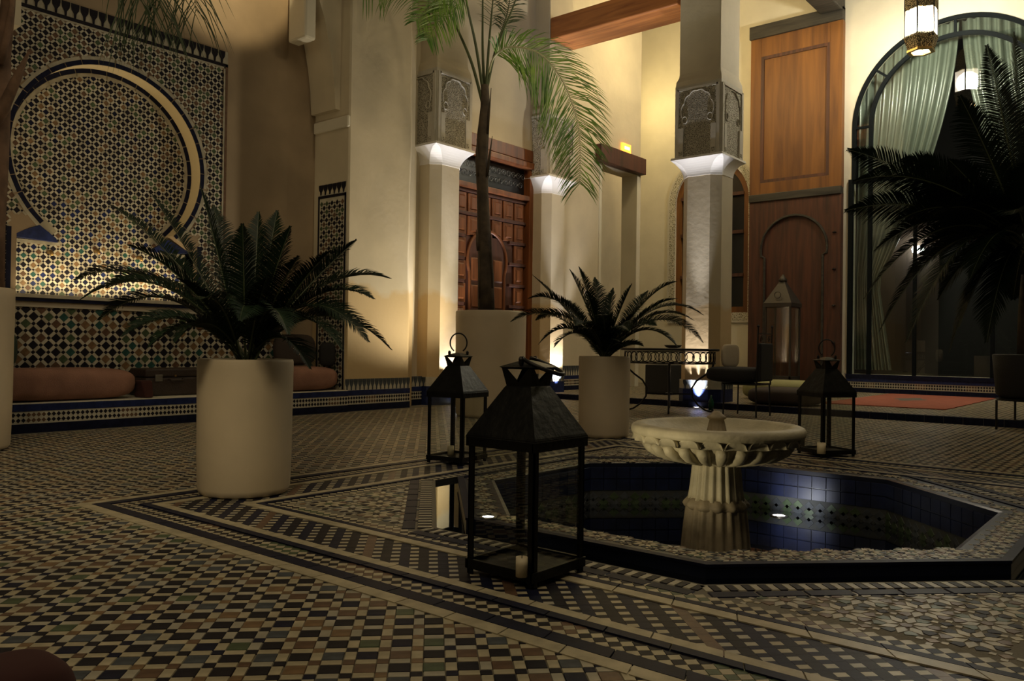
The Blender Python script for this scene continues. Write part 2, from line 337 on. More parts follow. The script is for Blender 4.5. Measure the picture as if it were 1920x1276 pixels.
# --- tile field
def inside_oct(x, y, a):
    dx, dy = np.abs(x-PO[0]), np.abs(y-PO[1]); return (dx < a) & (dy < a) & ((dx+dy)/math.sqrt(2) < a)
def fieldgrid(x0, x1, y0, y1, a):
    n = int(max(x1-x0, y1-y0)*1.6/a)+4; i, j = np.meshgrid(np.arange(-n, n), np.arange(-n, n)); i, j = i.ravel(), j.ravel()
    s = math.sqrt(.5); u, v = (i*a)*s, (j*a)*s
    cx, cy = 2.0, 3.0
    return i, j, cx+(u+v), cy+(v-u)
HS = 2.40
def field_ok(x, y, mar=0.0):
    sq = np.maximum(np.abs(x-PC[0]), np.abs(y-PC[1])) > HS-mar
    return sq & (x > -.8) & (x < XC-.05) & (y < 8.05) & (y > -2.2)
pitch = .0905; hb = .0285; hc = pitch/2-hb-.0012
i_, j_, gx, gy = fieldgrid(-3, XC, -4, 9, pitch)
BIGC = np.array([BK, BR, BK, SL, BK, TE, GR, BK, BR, SL, BK, TE, NV])
def bigcol(i, j):
    k = np.where((i+j) % 2 == 0, BK, -1); r = RNG.choice([BR, TE, SL, GR, BR, BK, BR, SL, BK], len(i)); r2 = RNG.choice([BK, BK, BK, NV, BK], len(i))
    return np.where(k == -1, r, r2)
shapes = [((0, 0), rect(hb, hb), 'big', bigcol), ((.5, 0), rect(hc, hb), 'barA', lambda i, j: RNG.choice([CR, CR, CR2], len(i))),
          ((0, .5), rect(hb, hc), 'barB', lambda i, j: RNG.choice([CR, CR, CR2], len(i))), ((.5, .5), rect(hc, hc), 'small', lambda i, j: RNG.choice([BK, BR, BK, NV, TE], len(i)))]
T = Tiles(); near = []; s2 = math.sqrt(.5)
for (ou, ov), poly, key, colf in shapes:
    X = gx+(ou+ov)*pitch*s2; Y = gy+(ov-ou)*pitch*s2; ok = field_ok(X, Y, .03)
    X, Y, ii, jj = X[ok], Y[ok], i_[ok], j_[ok]; X = X+RNG.normal(0, .0006, len(X)); Y = Y+RNG.normal(0, .0006, len(Y)); mi = colf(ii, jj)
    # what the camera sees closest
    P = np.stack([X, Y, np.full(len(X), -.85)], 1); ww = P @ np.array(_f); uu = P @ np.array(RR); vv = P @ np.array(UU)
    vis = (ww > .3) & (np.abs(uu/ww*FPX) < 985) & (np.abs(vv/ww*FPX) < 655)
    for q in np.where(vis & (ww < 3.2))[0]: near.append((ww[q]*(1 if key == 'big' else 1.25), key, poly, int(mi[q]), X[q], Y[q], q))
    keep = (ww > 0) | (np.abs(Y) < 9); s_idx = key
    near_set = None
    shapes_data = (X, Y, mi, poly, key, keep)
    T.items.append(shapes_data)
near.sort(key=lambda r: r[0]); near = near[:298]; taken = {}
for r in near: taken.setdefault(r[1], set()).add(r[6])
for X, Y, mi, poly, key, keep in T.items:
    mask = keep.copy(); mask[list(taken.get(key, []))] = False
    T.put(poly, np.stack([X[mask], Y[mask]], 1), mi[mask], ang=-PI/4, t=.003, inset=.03)
T.build('tile_field', TM, (0, 0, 0), X3, Y3, Z3, floor)
for d, key, poly, mi, x, y, q in near: tile_part(floor, poly, 'fl'+key, mi, (0,0,0), X3, Y3, Z3, (x, y), -PI/4, .004)
# gallery floor tiles
T = Tiles(); i_, j_, gx, gy = fieldgrid(XC, W, -4, 10, pitch)
for (ou, ov), poly, key, colf in shapes:
    X = gx+(ou+ov)*pitch*s2+9; Y = gy+(ov-ou)*pitch*s2; ok = (X > XC+.08) & (X < W-.05) & (Y > -1) & (Y < YW+.9)
    T.put(poly, np.stack([X[ok], Y[ok]], 1), colf(i_[ok], j_[ok]), ang=-PI/4, t=.003, base=GZ, inset=.05)
T.build('tile_field', TM, (0, 0, 0), X3, Y3, Z3, gal)
# step riser: dark blue glazed tiles, one part each
for k in range(46):
    y1 = YW-.02-k*.21
    MB().box((XC-.012, y1-.206, 0), (XC+.05, y1, GZ+.004)).build('riser_tile', M['navy'], gal)
# --- star frame around the pool: concentric square bands
def frame_strip(h0, h1, name, m, t, seg=.22):
    """mitred strips of the frame, in lengths"""
    for a in range(4):
        ca, sa = math.cos(a*PI/2), math.sin(a*PI/2); n = max(2, int(2*h0/seg)); b = MB()
        for k in range(n):
            f0, f1 = -1+2*k/n, -1+2*(k+1)/n; g = .0015
            q = [(h0, f0*h0+g), (h0, f1*h0-g), (h1, f1*h1-g), (h1, f0*h1+g)]
            q = [(PC[0]-(ca*x-sa*y), PC[1]-(sa*x+ca*y)) for x, y in q]
            b.prism(q, (0,0,0), X3, Y3, Z3, t, 0, .01)
        b.build(name, m, floor, kind='stuff')
frame_strip(HS+.035, HS-.025, 'border_strip', M['cream'], .0065)
frame_strip(HS-.027, HS-.09, 'border_strip', M['navy'], .007)
frame_strip(2.205, 2.165, 'border_strip', M['navy'], .007)
frame_strip(2.163, 2.115, 'border_strip', M['cream'], .0065)
frame_strip(2.115, 1.845, 'lattice_bed', M['black'], .0012)
frame_strip(1.845, 1.79, 'border_strip', M['cream'], .0065)
frame_strip(1.788, 1.755, 'border_strip', M['navy'], .007)
T = Tiles()
def gridfill(pu, pv, lo, hi, fn, shape, extra=None, t=.004):
    n = int(8/min(pu, pv)); i, j = np.meshgrid(np.arange(-n, n), np.arange(-n, n)); i, j = i.ravel(), j.ravel()
    u, v = i*pu, j*pv; X = PC[0]+(u+v)*s2; Y = PC[1]+(v-u)*s2; mx = np.maximum(np.abs(X-PC[0]), np.abs(Y-PC[1]))
    ok = (mx > lo) & (mx < hi)
    if extra is not None: ok &= extra(X, Y)
    T.put(shape, np.stack([X[ok], Y[ok]], 1), fn(i[ok], j[ok]), ang=-PI/4, t=.0022, inset=.02)
RUN = np.array([BK, BK, BK, BK, BR, BK, BK, BK, GR, GR, BK, BK, BR, BR, BK, NV])
gridfill(.036, .036, 2.19, 2.32, lambda i, j: np.where((i+j) % 2 == 0, CR, RUN[((i-j)//5) % 16]), rect(.0172, .0172))
gridfill(.036, .036, 1.66, 1.77, lambda i, j: np.where((i+j) % 2 == 0, CR, RUN[((i-j)//5+4) % 16]), rect(.0172, .0172))
# lattice band: small cream squares inlaid in dark interlace
def lat(ofu, ofv, shape, col):
    pu, pv = .076, .058; n = 140; i, j = np.meshgrid(np.arange(-n, n), np.arange(-n, n)); i, j = i.ravel(), j.ravel()
    u, v = (i+ofu)*pu, (j+ofv)*pv; X = PC[0]+(u+v)*s2; Y = PC[1]+(v-u)*s2; mx = np.maximum(np.abs(X-PC[0]), np.abs(Y-PC[1]))
    ok = (mx > 1.835) & (mx < 2.125)
    T.put(shape, np.stack([X[ok], Y[ok]], 1), col(i[ok], j[ok]), ang=-PI/4, t=.0022, inset=.015)
dk = lambda i, j: RNG.choice([BK, NV, BK], len(i))
lat(0, 0, rect(.0175, .0140), lambda i, j: RNG.choice([CR, CR, CR2], len(i)))
lat(.5, 0, rect(.0200, .0290), lambda i, j: np.where((i % 7) == 3, BR, np.where(i % 2 == 0, BK, NV)))
lat(0, .5, rect(.0177, .0146), dk)
# rosette mosaic inside the frame and on the pool rim
def rosettes(T, okf, p, base=0.0, ang=0, cx=PC[0], cy=PC[1], n=40, t=.004):
    i, j = np.meshgrid(np.arange(-n, n), np.arange(-n, n)); i, j = i.ravel(), j.ravel(); c, s = math.cos(ang), math.sin(ang)
    def place(du, dv, shape, col, a):
        u, v = (i+du)*p, (j+dv)*p; X = cx+c*u-s*v; Y = cy+s*u+c*v; ok = okf(X, Y); T.put(shape, np.stack([X[ok], Y[ok]], 1), col(i[ok], j[ok]), ang=a+ang, t=t*.5, base=base, inset=.02)
    r = p/2
    oc = [(r*.20*math.cos(k*PI/4+PI/8), r*.20*math.sin(k*PI/4+PI/8)) for k in range(8)]
    place(0, 0, oc, lambda i, j: RNG.choice([BK, BR, GR], len(i)), 0)
    for k in range(8):
        kite = [(r*.23, 0), (r*.52, -r*.20), (r*.98, 0), (r*.52, r*.20)]
        place(0, 0, kite, lambda i, j: np.where((i+j) % 2 == 0, CR, CR2), k*PI/4)
        gem = [(r*.56, 0), (r*.78, -r*.13), (r*.98, 0), (r*.78, r*.13)]
        gem2 = [(r*.58, 0), (r*.76, -r*.19), (r*1.0, -r*.20), (r*1.0, r*.20), (r*.76, r*.19)]
        place(0, 0, [(x, y) for x, y in gem2], (lambda i, j: RNG.choice([BK, BR, BR, GR, BK, SL], len(i))), k*PI/4+PI/8)
    place(.5, .5, [(r*.22, 0), (0, r*.22), (-r*.22, 0), (0, -r*.22)], lambda i, j: RNG.choice([TE, BK, CR], len(i)), 0)
    for k in range(4):
        place(.5, .5, [(r*.26, -r*.10), (r*.46, -r*.10), (r*.46, r*.10), (r*.26, r*.10)], lambda i, j: RNG.choice([CR, CR2], len(i)), k*PI/2)
rosettes(T, lambda X, Y: (np.maximum(np.abs(X-PC[0]), np.abs(Y-PC[1])) < 1.66) & ~inside_oct(X, Y, A0+.115), .19, n=14)
# comb strip and dark band along the moat
oc = octo(A0+.055)
for k in range(8):
    a = Vector(oc[k]); b2 = Vector(oc[(k+1) % 8]); d = (b2-a); L = d.length; d.normalize(); nn = Vector((d.y, -d.x)); angk = math.atan2(d.y, d.x); nst = int(L/.03)
    ps = [a+d*(L*(q+.5)/nst) for q in range(nst)]
    T.put(rect(.0135, .034), [(p.x, p.y) for p in ps], np.where(np.arange(nst) % 2 == 0, CR2, BK), ang=angk, t=.004)
    ps = [a+nn*.075+d*(L*(q+.5)/8) for q in range(8)]
    T.put(rect(L/16-.002, .03), [(p.x, p.y) for p in ps], NV, ang=angk, t=.004)
T.build('inlay_mosaic', TM, (0, 0, 0), X3, Y3, Z3, floor)
# ------------------------------------------------------------------ pool
pool = thing('pool', 'sunken octagonal pool lined in dark blue tile with mosaic rim', 'pool', (PC[0], PC[1], -.7))
b = MB(); b.loft([octo(A0, z=.002), octo(A0, z=-.06), octo(A1, z=-.06), octo(A1, z=.024)], (False, False)); b.build('moat', M['pooldark'], pool)
b = MB(); b.loft([octo(A1+.002, z=.024), octo(A1-.03, z=.030), octo(A2+.02, z=.030), octo(A2, z=.024), octo(A2, z=-.70)], (False, True)); b.build('basin', M['pooldark'], pool)
b = MB(); b.loft([octo(A1+.004, z=.024), octo(A1+.004, z=.036), octo(A1-.035, z=.036), octo(A1-.035, z=.028)], (False, False)); b.build('rim_edge', M['navy'], pool)
T = Tiles(); rosettes(T, lambda X, Y: inside_oct(X, Y, A1-.045) & ~inside_oct(X, Y, A2+.02), .125, base=.030, n=14, t=.004)
T.build('rim_mosaic', TM, (0, 0, 0), X3, Y3, Z3, pool)
oc = octo(A2-.001)
for k in range(8):
    a = Vector(oc[k]); b2 = Vector(oc[(k+1) % 8]); d = b2-a; L = d.length; d.normalize(); nin = Vector((-d.y, d.x)); far = k in (7, 0, 1, 6)
    n = 11 if far else 6
    for row in range(2 if far else 1):
        for q in range(n):
            p0 = a+d*(L*(q+.02+.0)/n); p1 = a+d*(L*(q+.96)/n); zz = -.005-row*.085; bx = MB()
            h = .08
            bx.loft([[(p0.x, p0.y, zz), (p1.x, p1.y, zz), (p1.x, p1.y, zz-h), (p0.x, p0.y, zz-h)],
                     [(p0.x+nin.x*.006, p0.y+nin.y*.006, zz-.002), (p1.x+nin.x*.006, p1.y+nin.y*.006, zz-.002), (p1.x+nin.x*.006, p1.y+nin.y*.006, zz-h+.002), (p0.x+nin.x*.006, p0.y+nin.y*.006, zz-h+.002)]], (False, True))
            bx.build('tile', M['poolblue'], pool)
    if far:
        bx = MB(); bx.add([(a.x+nin.x*.001, a.y+nin.y*.001, -.17), (b2.x+nin.x*.001, b2.y+nin.y*.001, -.17), (b2.x+nin.x*.001, b2.y+nin.y*.001, -.30), (a.x+nin.x*.001, a.y+nin.y*.001, -.30)], [(0, 1, 2, 3)]); bx.build('band_ground', M['poolgrout'], pool)
        T = Tiles(); TT = [(x, y) for x in np.arange(.04, L, .076) for y in (-.215, -.255)]
        T.put([(0, -.036), (.037, 0), (0, .036), (-.037, 0)], TT, RNG.choice([SL, SL, GR], len(TT)), t=.004)
        T.build('zellige_band', TM, (a.x, a.y, 0), (d.x, d.y, 0), (0, 0, 1), (nin.x, nin.y, 0), pool)
b = MB(); b.add(octo(A2-.002, z=-.27), [tuple(range(8))]); b.build('water', M['water'], pool)
b = MB(); b.add(octo(A1+.001, z=-.02)+octo(A0-.001, z=-.02), [(k, 8+k, 8+(k+1) % 8, (k+1) % 8) for k in range(8)]); b.build('moat_water', M['water'], pool)
def spot_fix(name, label, c, r, group, m='spotlens'):
    t = thing(name, label, 'light', c, group)
    MB().lathe([(r*1.35, 0), (r*1.35, .008), (r*1.02, .010), (r, .004)], c, 24, (True, False)).build('trim_ring', M['chrome'], t, True)
    MB().lathe([(r*.98, .004), (r*.9, .007)], c, 24).build('lens', M[m], t, True); return t
spot_fix('pool_light', 'round white spotlight shining under the pool water beside the fountain', (5.44, 2.122, -.272), .042, 'pool spotlights')
spot_fix('rim_light', 'small round white spotlight glowing behind the front lantern glass', (2.95, 2.56, .033), .030, 'pool spotlights')
light('pool_spot_lamp', 'SPOT', (5.28, 2.05, -.22), 6.0, (.92, .95, 1), (5.64, 2.05, -.13), .03, None, 80, 1)
light('fountain_uplight', 'SPOT', (2.97, 2.50, .06), 30, (1, .84, .52), (4.2, 2.03, .36), .07, None, 50, .6)
# ------------------------------------------------------------------ fountain
FC = (4.31, 2.045, 0)
ft = thing('fountain', 'pale carved stone fountain bowl on a fluted pedestal in the pool', 'fountain', (FC[0], FC[1], -.7))
flute = lambda a, r, z: 1+.055*math.cos(20*a)
b = MB(); b.lathe([(.20, -.70), (.195, -.42), (.186, -.30), (.178, -.20), (.168, -.10), (.162, -.05), (.158, -.02)], FC, 120, fn=flute)
b.build('lower_pedestal', M['stone_dark'], ft, True)
b = MB(); b.lathe([(.150, -.045), (.168, -.035), (.176, -.018), (.170, -.005), (.158, .008), (.148, .02)], FC, 120, fn=lambda a, r, z: 1+.05*math.cos(12*a)); b.build('collar', M['stone_dark'], ft, True)
b = MB(); b.lathe([(.150, .01), (.143, .05), (.135, .12), (.129, .19), (.127, .235)], FC, 120, fn=flute); b.build('upper_pedestal', M['stone'], ft, True)
b = MB(); b.lathe([(.12, .205), (.145, .212), (.16, .225), (.20, .235), (.27, .255), (.33, .28), (.375, .31), (.395, .335), (.405, .355), (.43, .365), (.46, .372), (.474, .378), (.478, .392), (.476, .410), (.470, .420), (.455, .428), (.425, .432), (.405, .428), (.395, .418), (.37, .398), (.30, .370), (.20, .352), (.0, .345)], FC, 128, (True, False))
b.build('bowl', M['stone'], ft, True)
NS = 24
for k in range(NS):   # row of shell-shaped scallops hanging under the lip
    a0 = 2*PI*(k+.5)/NS; ca, sa = math.cos(a0), math.sin(a0); rings = []
    for v in range(7):
        f = v/6; row = []
        for q in range(11):
            u = -1+q/5; dome = math.sqrt(max(0, 1-u*u)); R = .424+.046*f+.016*dome*math.sin(PI*min(1, f*.8+.2))-.0576*.0576*u*u/2/.44; tz = .0570*u
            row.append((FC[0]+R*ca-tz*sa, FC[1]+R*sa+tz*ca, .334+(.050*dome+.002)*f-.006*(1-f)*abs(u)))
        rings.append(row)
    rings.append([(x-.03*ca, y-.03*sa, z) for x, y, z in rings[-1]])
    b = MB(); b.loft([[(x-.028*ca, y-.028*sa, z+.004) for x, y, z in rings[0]]]+rings, (False, False), closed=False); b.build('scallop', M['stone'], ft, True)
for k in range(NS):
    a = 2*PI*k/NS; p = []
    for r, z in ((.185, .224), (.26, .246), (.325, .272), (.372, .303), (.396, .332)): p.append((FC[0]+r*math.cos(a), FC[1]+r*math.sin(a), z))
    MB().tube(p, [.012, .022, .032, .036, .030], 10).build('gadroon', M['stone'], ft, True)
b = MB(); b.lathe([(.062, .34), (.058, .37), (.050, .40), (.044, .43), (.040, .455), (.052, .462), (.055, .470), (.042, .478), (.03, .487), (.018, .50), (.012, .502)], FC, 60, fn=lambda a, r, z: 1+(.06*math.cos(12*a) if z < .45 else 0)); b.build('spout', M['stone_dark'], ft, True)
# ------------------------------------------------------------------ walls, left and back
def arc(cx, cz, r, a0, a1, n=40): return [(cx+r*math.cos(rad(a0+(a1-a0)*k/n)), cz+r*math.sin(rad(a0+(a1-a0)*k/n))) for k in range(n+1)]
NX, NZ, NR = 4.05, 2.78, 1.0; YM = 8.9; YB = 9.10
def niche_outline(r=NR, e=0.0):
    return arc(NX, NZ, r, -47, 227, 56)+[(NX-.93-e, 1.90), (NX-.93-e, 1.27), (NX+.93+e, 1.27), (NX+.93+e, 1.90)]
wl = plate('wall_left', [(1.2, 0), (6.72, 0), (6.72, 6.5), (1.2, 6.5)], [niche_outline()], (0, YM, 0), X3, Z3, (0, -1, 0), .2, M['plaster_brown'], kind='structure')
MB().box((2.6, YB-.001, .9), (5.6, YB+.1, 4.3)).build('niche_back', M['grout_light'], wl)
_no = niche_outline(NR-.001); _rv = MB(); _rv.loft([[(x, YM-.001, z) for x, z in _no], [(x, YB, z) for x, z in _no]], (False, False)); _rv.build('niche_reveal', M['reveal'], wl)
pa = .066
def wall_zellige(T, pa, okf, cols, small=BK, ref=(0, 0), t=.003, collect=None):
    hb = pa*.335; hc = pa/2-hb-.001; n = int(6/pa); i, j = np.meshgrid(np.arange(-n, n), np.arange(-n, n)); i, j = i.ravel(), j.ravel()
    hexA = [(-hc, -hb+hc*.0), (hc, -hb), (hc, hb), (-hc, hb)]
    for (ou, ov), poly, kind in (((0, 0), rect(hb, hb), 'b'), ((.5, 0), rect(hc, hb*1.05), 'a'), ((0, .5), rect(hb*1.05, hc), 'c'), ((.5, .5), rect(hc*.95, hc*.95), 's')):
        u, v = (i+ou)*pa, (j+ov)*pa; X = ref[0]+(u-v)*s2; Z = ref[1]+(u+v)*s2; ok = okf(X, Z)
        if kind == 'b': mi = cols(i[ok], j[ok], X[ok], Z[ok])
        elif kind == 's': mi = np.full(ok.sum(), small)
        else: mi = RNG.choice([WH, WH, CR2], ok.sum())
        P = np.stack([X[ok], Z[ok]], 1)
        if collect is not None and kind in ('b', 'a', 'c'):
            for q in range(len(P)): collect.append((kind, poly, int(mi[q]), P[q]))
        else: T.put(poly, P, mi, ang=PI/4, t=t, inset=.04)
def niche_cols(i, j, X, Z):
    r = RNG.choice([BK, BK, BK, BK, NV, BK, GR], len(i)); lin = ((i+2*j) % 11 == 0) | ((2*i-j) % 13 == 0) | ((i-j) % 14 == 0)
    r = np.where(lin, RNG.choice([TE, BR, BK], len(i)), r); low = (Z < 2.3) & (RNG.rand(len(i)) < .30)
    return np.where(low, RNG.choice([BL, TL, TE, BL], len(i)), r)
def in_niche(X, Z):
    d = np.hypot(X-NX, Z-NZ); return ((d < NR-.075) & (Z > 1.95)) | ((np.abs(X-NX) < .90) & (Z > 1.33) & (Z <= 1.97)) | ((d < NR-.075) & (Z > 1.9))
T = Tiles(); wall_zellige(T, pa, in_niche, niche_cols, ref=(NX, NZ)); T.build('niche_zellige', TM, (0, YB, 0), X3, Z3, (0, -1, 0), wl)
PXL, PXR, PZ = 2.84, 5.33, 4.12
def in_surround(X, Z):
    d = np.hypot(X-NX, Z-NZ); return (X > PXL) & (X < PXR) & (Z < PZ) & (Z > 1.4) & (d > NR+.085) & ~((np.abs(X-NX) < .99) & (Z < 2.1))
T = Tiles(); wall_zellige(T, pa, in_surround, lambda i, j, X, Z: RNG.choice([BK, BK, BR, BK, GR, BK, BR], len(i)), ref=(NX, NZ))
T.build('surround_zellige', TM, (0, YM-.002, 0), X3, Z3, (0, -1, 0), wl)
def arc_band(r0, r1, y, m, name, n=44, t=.006, a0=-47, a1=227):
    for k in range(n):
        aa = [a0+(a1-a0)*(k+.03)/n, a0+(a1-a0)*(k+.97)/n]; am = sum(aa)/2
        q = [(NX+r*math.cos(rad(a)), NZ+r*math.sin(rad(a))) for r, a in ((r0, aa[0]), (r1, aa[0]), (r1, am), (r1, aa[1]), (r0, aa[1]), (r0, am))]
        MB().prism(q, (0, y, 0), X3, Z3, (0, -1, 0), t).build(name, m, wl)
arc_band(NR+.002, NR+.048, YM, M['navy'], 'arch_tile', 28); arc_band(NR+.05, NR+.085, YM, M['cream2'], 'arch_edging', 14)
arc_band(NR-.048, NR-.002, YB, M['navy'], 'arch_tile', 28); arc_band(NR-.085, NR-.05, YB, M['cream2'], 'arch_edging', 14)
for sx in (-1, 1):   # blue cusp stones and jamb edging
    q = [(NX+sx*.68, 2.02), (NX+sx*.93, 1.90), (NX+sx*.93, 1.88), (NX+sx*.50, 1.86), (NX+sx*.52, 1.90)]
    MB().prism(q, (0, YM+.17, 0), X3, Z3, (0, -1, 0), .06).build('cusp', M['blue'], wl)
    MB().box((NX+sx*.45-.0 if sx > 0 else NX-.93, YB-.012, 1.835), (NX+.93 if sx > 0 else NX-.45, YB-.001, 1.87)).build('cusp_edge', M['cream2'], wl)
    MB().box((NX+sx*1.0-.022, YM-.006, 1.28), (NX+sx*1.0+.022, YM, 1.96)).build('jamb_tile', M['navy'], wl)
# panel borders: blue line, merlons, right-hand line
MB().box((PXL, YM-.007, PZ+.0), (PXR+.02, YM, PZ+.018)).build('border_line', M['cream2'], wl)
MB().box((PXL, YM-.009, PZ+.02), (PXR+.05, YM, PZ+.055)).build('border_line', M['black'], wl)
MB().box((PXR+.0, YM-.007, 1.3), (PXR+.018, YM, PZ+.02)).build('border_line', M['cream2'], wl)
MB().box((PXR+.02, YM-.009, 1.3), (PXR+.05, YM, PZ+.055)).build('border_line', M['brown'], wl)
MB().box((PXL, YM-.004, PZ+.056), (PXR+.05, YM, PZ+.205)).build('merlon_ground', M['cream2'], wl)
def merlon(h, wd): return [(-wd*.10, 0), (wd*.10, 0), (wd*.14, h*.30), (wd*.38, h*.55), (wd*.44, h*.8), (wd*.44, h), (-wd*.44, h), (-wd*.44, h*.8), (-wd*.38, h*.55), (-wd*.14, h*.30)]
_merl = {}
def merlons(parent, o, U, V, N, n, pit, h, m, key):
    for k in range(n):
        if key not in _merl:
            b = MB(); b.prism(merlon(h, pit), (0,0,0), X3, Y3, Z3, .006); me = bpy.data.meshes.new('merlon'); me.from_pydata(b.v, [], b.f); me.materials.append(m); _merl[key] = me
        ob = bpy.data.objects.new('merlon', _merl[key]); COL.objects.link(ob); ob.parent = parent
        A = Matrix((U, V, N)).transposed().to_4x4(); A.translation = Vector(o)+Vector(U)*(pit*(k+.5)); ob.matrix_local = A
merlons(wl, (PXL, YM-.004, PZ+.058), X3, Z3, (0, -1, 0), 27, .0928, .145, M['black'], 'top')
# ledge
MB().box((2.9, YM-.10, 1.27), (5.36, YB-.003, 1.305)).build('ledge', M['white'], wl)
MB().box((2.9, YM-.085, 1.235), (5.36, YM-.001, 1.27)).build('ledge_edge', M['navy'], wl)
MB().box((2.9, YM-.03, 1.18), (5.36, YM-.001, 1.235)).build('ledge_moulding', M['plaster_cream'], wl)
# wainscot with pickable tiles
MB().box((2.0, YM-.004, .27), (6.2, YM, 1.18)).build('wainscot_ground', M['grout_light'], wl)
T = Tiles(); coll = []
wall_zellige(T, .101, lambda X, Z: (X > 2.75) & (X < 6.15) & (Z > .36) & (Z < 1.16), lambda i, j, X, Z: RNG.choice([BK, BR, BK, TE, GR, BK, TL], len(i)), ref=(4.0, .8), collect=coll, t=.004)
coll.sort(key=lambda r: (0 if (r[3][0] > 3.1 and r[3][0] < 5.2) else 1, 0 if r[0] == 'b' else 1)); ex = coll[:240]
for kind, poly, mi, P in ex: tile_part(wl, poly, 'w'+kind, mi, (0, YM-.004, 0), X3, Z3, (0, -1, 0), P, PI/4, .004)
for kind, poly, mi, P in coll[240:]: T.put(poly, [P], [mi], ang=PI/4, t=.004, inset=.04)
T.build('wainscot_zellige', TM, (0, YM-.004, 0), X3, Z3, (0, -1, 0), wl)
MB().box((2.6, YM-.012, .30), (6.2, YM-.004, .35)).build('border_line', M['blue'], wl)
# buttress / pier at the right end of the alcove
def band_base(parent, o, U, N, L, merl=True, h0=.0, top=.41):
    """dado: blue, zellige, blue, merlons"""
    o = Vector(o); U3 = Vector(U); N3 = Vector(N)
    def strip(z0, z1, m, t, nm='dado_strip'):
        n = max(1, round(L/.24))
        for k in range(n):
            MB().prism([(L*k/n+.001, z0), (L*(k+1)/n-.001, z0), (L*(k+1)/n-.001, z1), (L*k/n+.001, z1)], o, U3, Z3, N3, t).build(nm, m, parent)
    strip(h0, h0+.085, M['navy'], .012, 'base_tile'); strip(h0+.20, h0+.265, M['blue'], .012, 'base_tile')
    MB().prism([(0, h0+.085), (L, h0+.085), (L, h0+.2), (0, h0+.2)], o, U3, Z3, N3, .006).build('zellige_ground', M['white'], parent)
    T = Tiles(); xs = np.arange(.022, L-.01, .043); P = [(x, z) for x in xs for z in (h0+.118, h0+.168)]
    cl = [BR if (int(x/.17) % 5 == 2) else BK for x, z in P]
    T.put([(0, -.021), (.019, 0), (0, .021), (-.019, 0)], P, cl, t=.004, base=.006); T.build('zellige_band', TM, o, U3, Z3, N3, parent)
    if merl:
        MB().prism([(0, h0+.265), (L, h0+.265), (L, top), (0, top)], o, U3, Z3, N3, .006).build('merlon_ground', M['white'], parent)
        n = max(1, round(L/.072)); merlons(parent, o+N3*.006+Vector((0, 0, h0+.268)), U, Z3, N, n, L/n, top-h0-.268, M['slate'], ('b', round(L/n, 4), round(top-h0, 3)))
BX0, BX1 = 6.67, 7.77
but = MB()
R = .06; prof = [(BX0, YF+.02), (BX0+.02, YF), (BX1-R, YF)]+[(BX1-R+R*math.sin(a), YF+R-R*math.cos(a)) for a in (PI/8, PI/4, 3*PI/8, PI/2)]+[(BX1, 9.3), (BX0, 9.3)]
rings = []
for z in np.linspace(0, 8, 33):
    e = .012*math.sin(z*2.1)+.008*math.sin(z*5.3+1)
    rings.append([(x+(e if x > BX0+.3 else 0), y, z) for x, y in prof])
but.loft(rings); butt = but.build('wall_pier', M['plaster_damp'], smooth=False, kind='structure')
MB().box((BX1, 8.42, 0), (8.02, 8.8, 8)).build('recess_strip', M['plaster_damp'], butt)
band_base(butt, (BX0-.02, YF-.001, 0), X3, (0, -1, 0), BX1-BX0+.02)
band_base(butt, (BX1+.02, YF+.05, 0), (0, 1, 0), (1, 0, 0), .16)
# tile strip on the side face of the pier
sp = MB(); sp.box((BX0-.006, 8.235, .28), (BX0, 8.80, 2.80)); sp.build('strip_ground', M['white'], butt)
T = Tiles(); wall_zellige(T, .075, lambda X, Z: (X > .06) & (X < .50) & (Z > .3) & (Z < 2.68), lambda i, j, X, Z: RNG.choice([BK, BR, BK, BK, GR], len(i)), ref=(.28, 1.5))
T.build('strip_zellige', TM, (BX0-.006, 8.80, 0), (0, -1, 0), Z3, (-1, 0, 0), butt)
for y0, y1, z0, z1 in ((8.235, 8.262, .28, 2.77), (8.775, 8.80, .28, 2.77), (8.235, 8.80, 2.74, 2.775)):
    MB().box((BX0-.014, y0, z0), (BX0-.006, y1, z1)).build('strip_border', M['black'], butt)
merlons(butt, (BX0-.007, 8.795, 2.785), (0, -1, 0), Z3, (-1, 0, 0), 6, .092, .13, M['black'], 'strip')
bevel(MB().box((BX0-.035, YF-.01, 3.60), (BX0+.01, YM-.001, 3.75)).build('impost', M['plaster_cream'], butt), .02, 2)
# arch that springs above the impost
ap = [(592, 214), (590, 170), (586, 130), (580, 90), (572, 50), (562, 15), (550, -20), (530, -60), (505, -100)]
pp = [atY(x, y, 8.80) for x, y in ap]; poly = [(p.x, p.z) for p in pp]+[(6.7, pp[-1].z), (6.7, pp[0].z)]
ar = MB(); ar.prism(poly, (0, 8.895, 0), X3, Z3, (0, -1, 0), .50); ar.build('arch_spandrel', M['plaster'], butt)
cb = atY(562, 30, 8.6); bevel(MB().box((cb.x-.10, 8.35, 4.60), (cb.x+.07, 8.7, 6.0)).build('corbel', M['plaster_cream'], butt), .03, 2)
# left pier of the alcove: its springing shows at the frame edge
lp = MB(); lp.box((1.9, YF, 3.70), (2.88, YM, 6.5)); lp.box((1.9, YF, 0), (2.60, YM, 3.7)); lpo = lp.build('wall_pier', M['plaster'], kind='structure')
# bench
bn = thing('tiled_bench', 'long low masonry bench faced in blue tile and checkered mosaic bands', 'bench', (4.3, 8.4, 0))
bevel(MB().box((2.62, 8.16, 0), (BX0, YM-.001, .262)).build('bench_body', M['grout_light'], bn), .004, 1)
MB().box((2.62, 8.15, .262), (BX0-.001, YM-.012, .272)).build('bench_top', M['plaster_cream'], bn)
band_base(bn, (2.62, 8.16, 0), X3, (0, -1, 0), BX0-2.62, merl=False)
